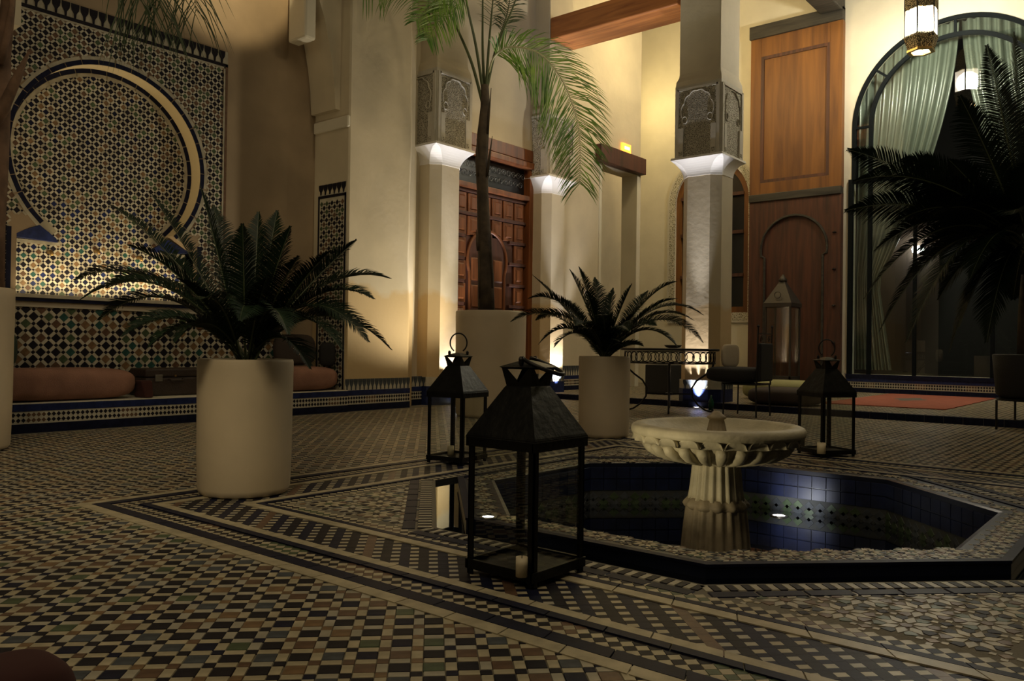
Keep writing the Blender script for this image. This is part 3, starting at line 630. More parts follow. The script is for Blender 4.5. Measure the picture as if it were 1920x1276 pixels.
# ------------------------------------------------------------------ back wall with carved cedar door
DX0, DX1, DZ = 8.98, 10.93, 4.14
outer = [(BX1, 0), (DX0, 0), (DX0, DZ), (DX1, DZ), (DX1, 0), (13.0, 0), (13.0, 4.32), (14.30, 4.32), (14.30, 0), (14.42, 0), (14.42, 8.2), (BX1, 8.2)]
wb = plate('wall_back', outer, [], (0, YW, 0), X3, Z3, (0, -1, 0), .34, M['plaster'], kind='structure')
band_base(wb, (11.66, YW-.001, GZ), X3, (0, -1, 0), 1.32, top=.44)
band_base(wb, (7.98, YW-.13, 0), X3, (0, -1, 0), .25)
MB().box((12.95, 9.62, 0), (16.05, 9.8, 8)).build('wall_corridor', M['plaster'], kind='structure')
lint = bevel(MB().box((12.80, YW-.13, 4.34), (14.44, YW+.02, 4.66)).build('trim_1', M['wood_red'], kind='structure'), .01)
MB().box((12.93, YW-.012, GZ), (13.012, YW+.3, 4.33)).build('trim_2', M['plaster_cream'], kind='structure')
MB().box((14.285, YW-.012, GZ), (14.425, YW+.345, 4.335)).build('trim_3', M['plaster_cream'], kind='structure')
ex = thing('exit_sign', 'small glowing orange exit sign on the wall above the corridor lintel', 'sign', (13.81, YW, 4.72))
bevel(MB().box((13.66, YW-.05, 4.68), (13.98, YW-.001, 4.86)).build('housing', M['exitglow'], ex), .008)
for k in range(3): MB().box((13.74+k*.065, YW-.056, 4.745), (13.785+k*.065, YW-.05, 4.80)).build('mark', M['exitmark'], ex)
swp = atY(1098, 549, YW); sw = MB().box((swp.x-.05, YW-.015, swp.z-.05), (swp.x+.06, YW-.001, swp.z+.05)); bevel(tag(sw.build('light_switch', M['switch']), 'small white switch plate on the wall behind the right cycad', 'switch'), .006)
# door: grid of raised panels, horseshoe wicket, iron lunette
door = bpy.data.objects.new('door_1', None); COL.objects.link(door); door['kind'] = 'structure'; door.location = (0, 0, 0)
YD = YW+.10
MB().box((DX0, YD+.02, 0), (DX1, YD+.08, 3.34)).build('door_leaf', M['wood_red'], door)
bevel(MB().box((DX0-.02, YW-.03, 3.95), (DX1+.02, YD+.08, 4.15)).build('lintel', M['wood_door'], door), .01)
bevel(MB().box((DX0-.02, YW-.06, 3.83), (DX1+.02, YD+.08, 3.94)).build('cornice', M['wood_door'], door), .02)
bevel(MB().box((DX0, YW+.0, 3.30), (DX1, YD+.06, 3.38)).build('transom', M['wood_door'], door), .01)
bevel(MB().box((DX1-.10, YW-.005, 0), (DX1, YD+.06, 3.83)).build('jamb', M['wood_door'], door), .01)
bevel(MB().box((DX0, YW-.005, 0), (DX0+.10, YD+.06, 3.83)).build('jamb', M['wood_door'], door), .01)
MB().box((DX0, YD+.03, 3.38), (DX1, YD+.06, 3.85)).build('lunette_back', M['dark_door'], door)
sc = MB()
for k in range(14):
    for rw in range(2):
        cx = DX0+.17+k*.125+(.06 if rw else 0); cz = 3.70-rw*.15; q = []
        if cx > DX1-.12: continue
        for s in range(18):
            a = s/17*2.6*PI; r = .060*(1-s/24); q.append((cx+r*math.cos(a+(PI if k % 2 else 0)), YD+.01, cz+r*math.sin(a)))
        sc.tube(q, .005, 5)
sc.build('iron_scrolls', M['ironscroll'], door)
WC = 9.86; WR = .44
xs = [DX0+.12+.285*k for k in range(7)]
for r in range(9):
    z0 = .12+r*.352; z1 = z0+.30
    for k in range(6):
        x0, x1 = xs[k]+.02, xs[k]+.265
        if abs((x0+x1)/2-WC) < WR+.12 and z0 < 2.55: continue
        b = MB(); b.box((x0, YD-.012, z0), (x1, YD+.02, z1)); bevel(b.build('panel', M['wood_door'], door), .010)
        b = MB(); b.prism([(x0+.045, z0+.045), (x1-.045, z0+.045), (x1-.045, z1-.045), (x0+.045, z1-.045)], (0, YD-.012, 0), X3, Z3, (0, -1, 0), .022, 0, .25); b.build('panel', M['wood_door'], door)
for r in range(10): bevel(MB().box((DX0+.1, YD-.035, .075+r*.352), (DX1-.1, YD+.02, .125+r*.352)).build('rail', M['wood_red'], door), .008) if (r > 7) else [bevel(MB().box((a, YD-.035, .075+r*.352), (c, YD+.02, .125+r*.352)).build('rail', M['wood_red'], door), .008) for a, c in ((DX0+.1, WC-WR-.1), (WC+WR+.1, DX1-.1))]
wk = arc(WC, 2.22, WR+.03, -25, 205, 30)+[(WC-WR+.02, 1.95), (WC-WR+.02, 0.1), (WC+WR-.02, 0.1), (WC+WR-.02, 1.95)]
MB().prism(wk, (0, YD+.018, 0), X3, Z3, (0, -1, 0), .03).build('wicket_door', M['wood_red'], door)
MB().tube([(x, YD-.02, z) for x, z in [(WC+WR-.02, .1), (WC+WR-.02, 1.95)]+arc(WC, 2.22, WR+.03, -25, 205, 30)+[(WC-WR+.02, 1.95), (WC-WR+.02, .1)]], .024, 8).build('wicket_moulding', M['wood_door'], door)
for r in range(5):
    for sx in (-1, 0, 1):
        x0 = WC+sx*.265; z0 = .16+r*.43
        b = MB(); b.prism([(x0-.11, z0), (x0+.11, z0), (x0+.11, z0+.36), (x0-.11, z0+.36)], (0, YD-.012, 0), X3, Z3, (0, -1, 0), .02, 0, .12); b.build('panel', M['wood_door'], door)
# ------------------------------------------------------------------ columns
def colrect(cx, cy, h, cut, z):
    P = [(-h+cut, -h), (h-cut, -h), (h, -h+cut), (h, h-cut), (h-cut, h), (-h+cut, h), (-h, h-cut), (-h, -h+cut)]
    return [(cx+x, cy+y, z) for x, y in P]
def panel_motif(parent, o, U, N, wd, ht):
    """carved panel on one side of the column block"""
    o, U3, N3 = Vector(o), Vector(U), Vector(N); V3 = Vector(Z3)
    P = lambda u, v, n=0: o+U3*u+V3*v+N3*n
    MB().prism([(0, 0), (wd, 0), (wd, ht), (0, ht)], o, U3, V3, N3, .006).build('fretwork', M['carved'], parent)
    e = .035
    for u0, u1, v0, v1 in ((-.03, e*.6, 0, ht), (wd-e*.6, wd+.03, 0, ht), (0, wd, ht-.03, ht+.005)):
        MB().prism([(u0, v0), (u1, v0), (u1, v1), (u0, v1)], o, U3, V3, N3, .022).build('frame', M['stucco'], parent)
    for u0, u1 in ((0.02, wd*.16), (wd*.84, wd-.02)):
        MB().prism([(u0, .0), (u1, .0), (u1, ht*.42), (u0, ht*.42)], o, U3, V3, N3, .028).build('pilaster', M['stucco'], parent)
        MB().prism([(u0+.015, .02), (u1-.015, .02), (u1-.015, .075), (u0+.015, .075)], o+N3*.028, U3, V3, N3, .006).build('base_mark', M['carved'], parent)
    pts = []; c = wd/2; base = ht*.48; r0 = wd*.40
    for k in range(0, 91):
        t = k/90; a = PI*(1-t) ; lob = .022*abs(math.sin(t*PI*6)); zz = base+.10+(ht*.36)*math.sin(a)**.85 if math.sin(a) > 0 else base+.10
        pts.append(P(c+(r0-.012+lob)*math.cos(a), zz+lob*.6, .014))
    for sgn, seq in ((-1, 0), (1, -1)):
        lp = [P(c+sgn*(r0-.055)+.042*math.cos(a), base+.055+.052*math.sin(a), .014) for a in [2*PI*q/14 for q in range(15)]]
        MB().tube(lp, .0085, 5).build('volute', M['stucco'], parent)
    MB().tube(pts, .010, 5).build('lobed_arch', M['stucco'], parent)
def column(name, label, cx, cy, z0, faces, zb=3.71, engaged=False):
    t = thing(name, label, 'column', (cx, cy, 0), 'courtyard columns')
    hs, cut = .305, .125
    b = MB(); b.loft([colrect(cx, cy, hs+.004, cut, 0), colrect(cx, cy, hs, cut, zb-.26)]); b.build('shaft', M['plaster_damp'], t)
    b = MB(); b.loft([colrect(cx, cy, hs+.03, cut+.01, 0), colrect(cx, cy, hs+.03, cut+.01, .27)]); b.build('tiled_base', M['blue'], t)
    b = MB(); b.loft([colrect(cx, cy, hs+.026, cut+.01, .265), colrect(cx, cy, hs+.026, cut+.01, .40)]); b.build('tiled_base', M['white'], t)
    fw = 2*(hs+.03-cut-.012); q = hs+.031
    band_base(t, (cx-fw/2-cx, -q, 0), X3, (0, -1, 0), fw, top=.40); band_base(t, (-q, fw/2, 0), (0, -1, 0), (-1, 0, 0), fw, top=.40)
    rings = []
    for k in range(9):
        f = k/8; rings.append(colrect(cx, cy, hs+.006+(.405-hs)*(f**1.9), cut*math.sqrt(max(0, 1-f**2.4))*1.02+.002, zb-.27+.25*f))
    rings.append(colrect(cx, cy, .405, .002, zb+.012)); b = MB(); b.loft(rings); b.build('capital', M['capital'], t)
    b = MB(); b.cbox((cx, cy, zb+.54), (.365, .365, .53)); b.build('block', M['stucco'], t)
    h = .365
    if 'X' in faces: panel_motif(t, (cx-h, cy+h-.045, zb+.02), (0, -1, 0), (-1, 0, 0), 2*h-.09, 1.0)
    if 'Y' in faces: panel_motif(t, (cx-h+.045, cy-h, zb+.02), (1, 0, 0), (0, -1, 0), 2*h-.09, 1.0)
    b = MB(); b.loft([colrect(cx, cy, .365, .01, zb+1.07), colrect(cx, cy, .36, .01, zb+1.14), colrect(cx, cy, .335, .012, zb+1.20), colrect(cx, cy, .325, .012, zb+1.26), colrect(cx, cy, .325, .012, 8.2)])
    b.build('upper_shaft', M['plaster'], t); return t
column('column', 'plastered pilaster column left of the carved wooden door', 8.2+.37, 8.18+.37, 0, 'XY', 3.71)
column('column', 'plastered corner column right of the carved wooden door', 10.87+.37, 8.21+.37, 0, 'XY', 3.71)
column('column', 'free-standing plastered column between the arched window and the garden table', 10.9+.35, 5.14+.38, 0, 'XY', 3.65)
for (a, b_), lab in zip(UPS, ('left of the tall planter', 'right of the tall planter', 'behind the round iron table')):
    c = (a[0], a[1], .005 if a[0] < 10.8 else .0); spot_fix('uplight', 'round floor uplight at the column foot '+lab, (c[0], c[1], .003), .045, 'column floor uplights')
beam = bevel(MB().box((XC+.02, 5.89, 5.98), (XC+.66, 8.25, 6.35)).build('ceiling_beam', M['wood_beam']), .02)
tag(beam, 'orange cedar beam spanning high between the two right columns', 'beam')
# ------------------------------------------------------------------ right wall
GX = 3.20; GZ0 = 5.07; GR_ = 1.74
garch = [(GX-GR_, .42), (GX+GR_, .42)]+arc(GX, GZ0, GR_, 0, 180, 48)
aw = (7.83, 3.9)
warch = [(6.98, 1.62), (8.66, 1.62)]+arc(7.82, 4.0, .84, 0, 180, 36)
wr = plate('wall_right', [(-3, GZ), (10.6, GZ), (10.6, 8.2), (-3, 8.2)], [garch, warch], (W, 0, 0), Y3, Z3, (-1, 0, 0), .25, M['plaster_cream'], kind='structure')
MB().box((10.8, -3, 8.2), (W+.3, 10.6, 8.3)).build('ceiling', M['plaster'], kind='structure')
# sill band under the big window
band_base(wr, (W-.05, 4.99, GZ), (0, -1, 0), (-1, 0, 0), 4.2, merl=False)
MB().box((W-.05, .79, GZ), (W-.001, 4.99, .345)).build('sill_body', M['grout'], wr)
MB().box((W-.07, .79, .345), (W+.02, 5.0, .42)).build('sill', M['navy'], wr)
# big glazed arch window
win = bpy.data.objects.new('window_1', None); COL.objects.link(win); win['kind'] = 'structure'
def strip_arc(r, y0, wdt, name, mt, a0=0, a1=180, x=W-.02, cz=GZ0, cy=GX, th=.06):
    o_ = arc(cy, cz, r, a0, a1, 40); i_ = arc(cy, cz, r-wdt, a0, a1, 40); b = MB()
    rings = [[(x, o_[k][0], o_[k][1]), (x+th, o_[k][0], o_[k][1]), (x+th, i_[k][0], i_[k][1]), (x, i_[k][0], i_[k][1])] for k in range(41)]
    b.loft(rings); return b.build(name, mt, win)
strip_arc(GR_, 0, .07, 'arch_frame', M['steel']); strip_arc(GR_-.30, 0, .07, 'arch_frame', M['steel'])
for sy in (-1, 1):
    for rr_ in (GR_, GR_-.30):
        y = GX+sy*(rr_-.035); MB().box((W-.02, y-.035, 4.05 if rr_ == GR_ else .42), (W+.04, y+.035, GZ0)).build('upright', M['steel'], win)
    MB().box((W-.05, GX+sy*(GR_+.01)-.04, .42), (W+.04, GX+sy*(GR_+.01)+.04, 4.10)).build('lower_upright', M['steel'], win)
for a in (0, 38, 90, 142, 180):
    ca, sa = math.cos(rad(a)), math.sin(rad(a)); p0 = (W+.01, GX+(GR_-.03)*ca, GZ0+(GR_-.03)*sa); p1 = (W+.01, GX+(GR_-.34)*ca, GZ0+(GR_-.34)*sa)
    MB().tube([p0, p1], .03, 4).build('spoke', M['steel'], win)
MB().box((W-.03, GX-GR_, 4.02), (W+.03, GX+GR_, 4.10)).build('crossbar', M['steel'], win)
for y in (GX-.62, GX+.62): MB().box((W-.02, y-.03, .42), (W+.03, y+.03, 4.05)).build('mullion', M['steel'], win)
b = MB(); pts = [(W+.02, y, z) for y, z in [(GX-GR_+.02, 4.06), (GX+GR_-.02, 4.06)]+arc(GX, GZ0, GR_-.02, 0, 180, 40)]; b.add(pts, [tuple(range(len(pts)))]); b.build('pane', M['bigglass'], win)
for y0, y1 in ((GX-GR_, GX-.62), (GX-.62, GX+.62), (GX+.62, GX+GR_)):
    MB().add([(W+.02, y0+.03, .43), (W+.02, y1-.03, .43), (W+.02, y1-.03, 4.03), (W+.02, y0+.03, 4.03)], [(0, 1, 2, 3)]).build('pane', M['bigglass'], win)
# interior behind the glass
ib = MB(); ib.box((W+3.4, -1.5, 0), (W+3.5, 7.6, 7.4)); ib.box((W+.15, -1.5, 0), (W+3.5, -1.4, 7.4)); ib.box((W+.15, 6.6, 0), (W+3.5, 6.7, 7.4)); ib.box((W+.15, -1.5, 7.3), (W+3.5, 7.6, 7.4)); ib.box((W+.15, -1.5, 0), (W+3.5, 7.6, .08))
ib.build('wall_interior', M['inner'], kind='structure')
def curtain(label, y_top0, y_top1, ytie0, ytie1, ztie, sgn):
    b = MB(); n = 64; rows = 26; rings = []
    for r in range(rows):
        f = r/(rows-1); z = 6.85-f*(6.85-.5); g = min(1, (6.85-z)/(6.85-ztie)); g = g**1.7 if z > ztie else 1-.25*((ztie-z)/ztie)
        y0 = y_top0+(ytie0-y_top0)*g; y1 = y_top1+(ytie1-y_top1)*g; row = []
        for k in range(n):
            s = k/(n-1); y = y0+(y1-y0)*s; row.append((W+.42+.075*math.sin(s*PI*2*11+.3*math.sin(f*5))*(1-.3*g)+.02*math.sin(s*31+f*3), y, z))
        rings.append(row)
    b.loft(rings, (False, False), closed=False); o = b.build('curtain', M['curtain'], None, True); tag(o, label, 'curtain', 'satin curtains behind the arched glass'); return o
curtain('pale satin curtain gathered toward the left of the arched window', GX+.02, GX+1.75, GX+1.35, GX+1.78, 2.2, 1)
curtain('pale satin curtain gathered toward the right of the arched window', GX-.02, GX-1.75, GX-1.35, GX-1.78, 2.2, -1)
light('interior_curtain_light', 'POINT', (W+1.0, 3.2, 5.6), 16, (.95, .95, .8), None, .2)
# interior sconce and dim furniture
sp_ = atX(1713, 466, W+2.9); t = thing('wall_sconce', 'bright white wall sconce glowing inside beyond the glass', 'lamp', (W+3.4, sp_.y, sp_.z-.1))
MB().box((W+3.33, sp_.y-.14, sp_.z-.02), (W+3.4, sp_.y+.14, sp_.z+.02)).build('bracket', M['chrome'], t)
MB().lathe([(.05, -.07), (.11, -.04), (.13, .03), (.10, .09)], (W+3.26, sp_.y, sp_.z), 16).build('shade', M['spotlens'], t, True)
light('sconce_lamp', 'POINT', (W+3.15, sp_.y, sp_.z+.1), 5, (1, .86, .72), None, .08)
MB().box((W+3.36, sp_.y-.4, .1), (W+3.39, sp_.y+2.2, 4.0)).build('wall_interior_panel', M['inner_warm'], kind='structure')
# wall arch window left of the wood doors
fr = bpy.data.objects.new('window_2', None); COL.objects.link(fr); fr['kind'] = 'structure'
ow = [(6.84, 1.45), (8.80, 1.45)]+arc(7.82, 4.0, .98, 0, 180, 36)
plate('carved_surround', ow, [warch], (W-.001, 0, 0), Y3, Z3, (-1, 0, 0), .03, M['carved2'], fr).location = (-.03, 0, 0)
def ring_plate(parent, o_, i_, x, th, m, name):
    p = plate(name, o_, [i_], (x, 0, 0), Y3, Z3, (-1, 0, 0), th, m, parent); return p
ring_plate(fr, [(6.80, 1.41), (8.84, 1.41)]+arc(7.82, 4.0, 1.02, 0, 180, 36), [(6.86, 1.47), (8.78, 1.47)]+arc(7.82, 4.0, .96, 0, 180, 36), W-.03, .02, M['stucco'], 'surround_edge')
ring_plate(fr, [(6.985, 1.625), (8.655, 1.625)]+arc(7.82, 4.0, .835, 0, 180, 36), [(7.10, 1.74), (8.54, 1.74)]+arc(7.82, 4.0, .72, 0, 180, 36), W+.03, .10, M['wood'], 'wood_frame')
for z in (2.4, 3.3, 4.1): MB().box((W+.0, 7.1, z-.035), (W+.07, 8.54, z+.035)).build('glazing_bar', M['wood_red'], fr)
MB().box((W+.0, 7.78, 1.7), (W+.07, 7.86, 4.7)).build('glazing_bar', M['wood_red'], fr)
MB().box((W+.10, 6.95, 1.6), (W+.12, 8.7, 4.9)).build('dark_pane', M['dark_door'], fr)
# tall cedar doors
dr = bpy.data.objects.new('door_2', None); COL.objects.link(dr); dr['kind'] = 'structure'
D0, D1 = 5.09, 6.92
MB().box((W-.10, D0, GZ), (W-.001, D1, 3.86)).build('lower_leaf', M['wood_red'], dr)
MB().box((W-.10, D0, 3.98), (W-.001, D1, 7.16)).build('upper_leaf', M['wood'], dr)
bevel(MB().box((W-.18, D0-.0, 7.16), (W-.001, D1+.02, 7.42)).build('lintel', M['wood_black'], dr), .01)
bevel(MB().box((W-.17, D0, 3.84), (W-.001, D1, 3.99)).build('mid_beam', M['wood_black'], dr), .01)
for y0, y1 in ((D0, D0+.24), (D1-.22, D1)):
    bevel(MB().box((W-.135, y0, 3.99), (W-.10, y1, 7.16)).build('stile', M['wood'], dr), .006)
    bevel(MB().box((W-.135, y0, GZ), (W-.10, y1, 3.84)).build('stile', M['wood_red'], dr), .006)
for z0, z1 in ((6.78, 7.16), (3.99, 4.22)): bevel(MB().box((W-.13, D0+.24, z0), (W-.10, D1-.22, z1)).build('rail', M['wood'], dr), .006)
ring_plate(dr, [(D0+.24, 4.22), (D1-.22, 4.22), (D1-.22, 6.78), (D0+.24, 6.78)], [(D0+.30, 4.28), (D1-.28, 4.28), (D1-.28, 6.72), (D0+.30, 6.72)], W-.13, .029, M['wood_red'], 'panel_moulding')
mid = (D0+D1)/2; dap = [(mid-.58, GZ+.05), (mid-.58, 2.7)]+arc(mid, 2.85, .66, 190, -10, 30)+[(mid+.58, 2.7), (mid+.58, GZ+.05)]
ring_plate(dr, [(D0+.24, GZ), (D1-.22, GZ), (D1-.22, 3.84), (D0+.24, 3.84)], dap, W-.135, .034, M['wood_red'], 'arch_panel')
MB().tube([(W-.14, y, z) for y, z in dap], .025, 6).build('arch_moulding', M['wood_black'], dr)
for z in (1.0, 1.7, 2.4, 3.1): MB().lathe([(.03, 0), (.04, .01), (.02, .03)], (0, 0, 0), 8).build('stud', M['iron'], dr, loc=(W-.15, D0+.12, z))
bk = MB(); bk.box((W-1.0, D0+.0, 7.33), (W-.001, D0+.42, 7.8)); bk = bevel(bk.build('bracket_beam', M['wood_black']), .03); tag(bk, 'dark wooden bracket beam jutting out above the tall cedar doors', 'beam')
# ------------------------------------------------------------------ hanging lantern
hl = atX(1727, 52, 14.3)
t = thing('hanging_lantern', 'bright hexagonal pierced brass lantern hanging before the arched window', 'lantern', (hl.x, hl.y, 5.6))
def hexring(r, z, rot=0): return [(hl.x+r*math.cos(rot+k*PI/3), hl.y+r*math.sin(rot+k*PI/3), z) for k in range(6)]
b = MB(); b.loft([hexring(.235, 5.93), hexring(.235, 6.32)], (False, False)); b.build('glass_body', M['lampglass'], t)
for k in range(6):
    a = k*PI/3; x, y = hl.x+(.245)*math.cos(a), hl.y+.245*math.sin(a); MB().tube([(x, y, 5.90), (x, y, 6.58)], .014, 5).build('post', M['iron'], t)
b = MB(); b.loft([hexring(.25, 6.33), hexring(.26, 6.55), hexring(.18, 6.68), hexring(.06, 6.85)], (False, True)); b.build('pierced_crown', M['pierced'], t)
b = MB(); b.loft([hexring(.25, 5.93), hexring(.265, 5.90), hexring(.20, 5.70), hexring(.21, 5.68)], (False, False)); b.build('pierced_skirt', M['pierced'], t)
b = MB(); b.loft([hexring(.215, 5.70), hexring(.215, 5.665), hexring(.15, 5.665), hexring(.15, 5.70)], (False, False)); b.build('bottom_ring', M['brass'], t)
MB().tube([(hl.x, hl.y, 6.8), (hl.x, hl.y, 8.2)], .012, 6).build('chain', M['iron'], t)
light('hanging_lantern_lamp', 'POINT', (hl.x+.0, hl.y, 6.12), 1000, (1, .93, .74), None, .2)
# ------------------------------------------------------------------ planters
def planter(label, c, r, h, group, m='pot'):
    t = thing('planter', label, 'planter', (c[0], c[1], c[2]), group)
    b = MB(); b.lathe([(r*.86, 0), (r*.93, .01), (r*.965, .04), (r*.985, h*.3), (r*.99, h*.6), (r, h*.93), (r*1.0, h-.015), (r*.985, h), (r*.93, h), (r*.915, h-.02), (r*.90, h-.07)], c, 64, (True, False)); b.build('body', M[m], t, True)
    MB().lathe([(r*.93, h-.06), (0.01, h-.04)], c, 40, (False, True)).build('soil', M['soil'], t, True); return t
PL = (2.645, 4.135, .004); PM = (6.62, 4.30, .004); PT = (7.55, 6.55, .004); PE = (2.08, 7.26, .004)
planter('cream cylindrical planter holding the largest cycad, left foreground', PL, .262, .755, 'cylindrical planters')
planter('cream cylindrical planter holding a cycad, left of the fountain bowl', PM, .245, .765, 'cylindrical planters')
planter('tall cream cylindrical planter of the slender palm, below the carved door', PT, .43, 1.27, 'cylindrical planters')
planter('tall cream cylindrical planter at the left frame edge', PE, .44, 1.24, 'cylindrical planters')
def frond_mesh(b, base, ctrl, tip, nleaf, llen, lw, roll=0, mi=0, rr=.007, droop=.45, fwd=.55, start=.18, vee=.35, jit=.12, mi2=1, rnd=random):
    B, Cc, Tt = Vector(base), Vector(ctrl), Vector(tip); N = 14
    P = lambda t: B*(1-t)**2+Cc*2*t*(1-t)+Tt*t*t
    D = lambda t: ((Cc-B)*2*(1-t)+(Tt-Cc)*2*t).normalized()
    b.tube([P(k/N) for k in range(N+1)], [rr*(1-.85*k/N) for k in range(N+1)], 5, mi2)
    nrm0 = (Cc-B).cross(Tt-B)
    if nrm0.length < 1e-5: nrm0 = Vector((1, 0, 0))
    nrm0.normalize()
    for q in range(nleaf):
        t = start+(1-start)*(q+.5)/nleaf; p = P(t); d = D(t); up = nrm0.cross(d).normalized()
        if up.z < 0: up = -up
        s0 = nrm0; prof = math.sin(PI*min(1, .12+.88*(t-start)/(1-start)))**.55; L = llen*max(.22, prof)*(1 if t < .8 else 1-.5*(t-.8)/.2)
        for sg in (-1, 1):
            side = (s0*sg*math.cos(vee)+up*math.sin(vee)); side = Matrix.Rotation(roll, 3, d) @ side
            v = (side+d*(fwd+.9*max(0, t-.75))+Vector((rnd.uniform(-jit, jit), rnd.uniform(-jit, jit), rnd.uniform(-jit, jit)))).normalized()
            wv = d.cross(v); wv = v.cross(wv).normalized()*lw*.5
            q0 = p; q1 = p+v*L*.5+Vector((0, 0, -droop*L*.12)); q2 = p+v*L*.97+Vector((0, 0, -droop*L*.55))
            n = len(b.v); b.v += [tuple(q0-wv*.7), tuple(q0+wv*.7), tuple(q1+wv), tuple(q1-wv), tuple(q2)]
            b.f += [(n, n+1, n+2, n+3), (n+3, n+2, n+4)]; b.m += [mi, mi]
def plant(name, label, root, base, tips, llen, lw, nleaf, mats, cat='plant', group=None, archk=.35, stem=None, **kw):
    t = thing(name, label, cat, root, group)
    if stem: stem(t)
    for tp in tips:
        px, py, dd = tp[:3]; arch = tp[3] if len(tp) > 3 else archk
        w0 = (Vector(base)-EYE).dot(_f); T_ = atD(px, py, w0+dd); Bs = Vector(base)+Vector((random.uniform(-.03, .03), random.uniform(-.03, .03), 0))
        L = (T_-Bs).length; Cc = Bs*.48+T_*.52+Vector((0, 0, arch*L*1.25)) if T_.z < Bs.z+.75*L else Bs*.5+T_*.5+Vector((0, 0, .08*L))
        b = MB(); rl = tp[4] if len(tp) > 4 else random.uniform(-.5, .5)
        frond_mesh(b, Bs, Cc, T_, nleaf, llen, lw, rl, **kw); b.build('frond', mats, t)
    return t
CM = [M['leaf'], M['petiole']]
tipsL = [(140, 525, .1, .32), (150, 562, -.15, .42), (185, 600, .2, .4), (205, 383, .2, .12), (240, 460, -.2, .2), (285, 365, .1, .05), (375, 348, -.1, .03), (400, 385, .3, .02), (455, 420, -.35, .02),
 (485, 398, .1, .02), (520, 395, .25, .02), (545, 425, -.2, .03), (668, 450, .05, .12), (620, 470, -.3, .12), (732, 522, .15, .30), (700, 560, -.25, .35), (733, 655, .1, .45), (690, 640, -.3, .5), (640, 655, -.4, .45),
 (230, 630, -.35, .42), (280, 650, -.45, .42), (330, 640, -.6, .4), (300, 470, .45, .1), (600, 500, .5, .15), (450, 600, -.75, .35), (540, 625, -.7, .4), (380, 560, -.7, .25), (500, 520, -.6, .12), (330, 520, -.5, .15), (420, 500, .7, .15), (560, 480, -.5, .08), (580, 690, -.35, .45), (640, 600, .55, .3), (200, 540, .5, .3)]
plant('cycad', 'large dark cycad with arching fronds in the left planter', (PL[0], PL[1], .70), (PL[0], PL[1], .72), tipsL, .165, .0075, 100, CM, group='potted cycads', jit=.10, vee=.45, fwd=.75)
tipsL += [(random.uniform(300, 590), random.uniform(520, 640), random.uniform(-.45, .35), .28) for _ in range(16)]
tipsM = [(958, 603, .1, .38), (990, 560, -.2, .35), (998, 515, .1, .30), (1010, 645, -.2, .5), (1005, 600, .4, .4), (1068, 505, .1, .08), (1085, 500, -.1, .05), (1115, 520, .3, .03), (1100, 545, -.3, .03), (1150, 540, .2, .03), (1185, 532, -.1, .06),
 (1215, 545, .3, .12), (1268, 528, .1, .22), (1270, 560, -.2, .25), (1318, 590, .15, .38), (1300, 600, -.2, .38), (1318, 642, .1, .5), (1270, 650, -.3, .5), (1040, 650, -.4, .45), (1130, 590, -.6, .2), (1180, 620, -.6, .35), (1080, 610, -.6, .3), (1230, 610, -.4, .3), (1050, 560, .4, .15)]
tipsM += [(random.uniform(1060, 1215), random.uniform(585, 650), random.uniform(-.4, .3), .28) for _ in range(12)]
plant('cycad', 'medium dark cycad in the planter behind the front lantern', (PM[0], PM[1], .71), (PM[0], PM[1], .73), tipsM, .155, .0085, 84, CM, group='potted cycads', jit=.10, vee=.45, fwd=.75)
# slender palm in the tall planter
PTt = (PT[0], PT[1], 1.2)
def trunk_stem(t):
    w0 = (Vector(PTt)-EYE).dot(_f); pts = [(912, 590), (911, 520), (908, 440), (905, 360), (903, 300), (906, 250), (910, 200), (909, 160)]; r = [.105, .098, .078, .07, .075, .072, .062, .045]
    P = [atD(x, y, w0) for x, y in pts]; P[0].z = 1.2
    b = MB(); b.tube(P, r, 12); o = b.build('trunk', M['trunk'], t, True)
    d = o.modifiers.new('d', 'DISPLACE'); tx = bpy.data.textures.new('bark', 'CLOUDS'); tx.noise_scale = .12; d.texture = tx; d.strength = .03
    for x0, y0, x1, y1, wd in ((896, 470, 893, 430, .018), (913, 330, 923, 255, .02), (914, 250, 921, 165, .016), (897, 330, 894, 260, .016), (900, 560, 898, 470, .02), (922, 540, 920, 430, .02)):
        a = atD(x0, y0, w0-.05); c = atD(x1, y1, w0-.07); MB().tube([a, (a+c)/2, c], [wd, wd*.8, .004], 6).build('leaf_sheath', M['trunk'], t, True)
pm = thing('slender_palm', 'slender palm with tall bare trunk and bright green feathery fronds', 'palm', PTt); trunk_stem(pm)
w0 = (Vector(PTt)-EYE).dot(_f); GM = [M['leaf_green'], M['petiole']]; OL = [M['leaf_olive'], M['petiole']]; crown = [atD(909, 175, w0), atD(906, 190, w0), atD(912, 170, w0)]
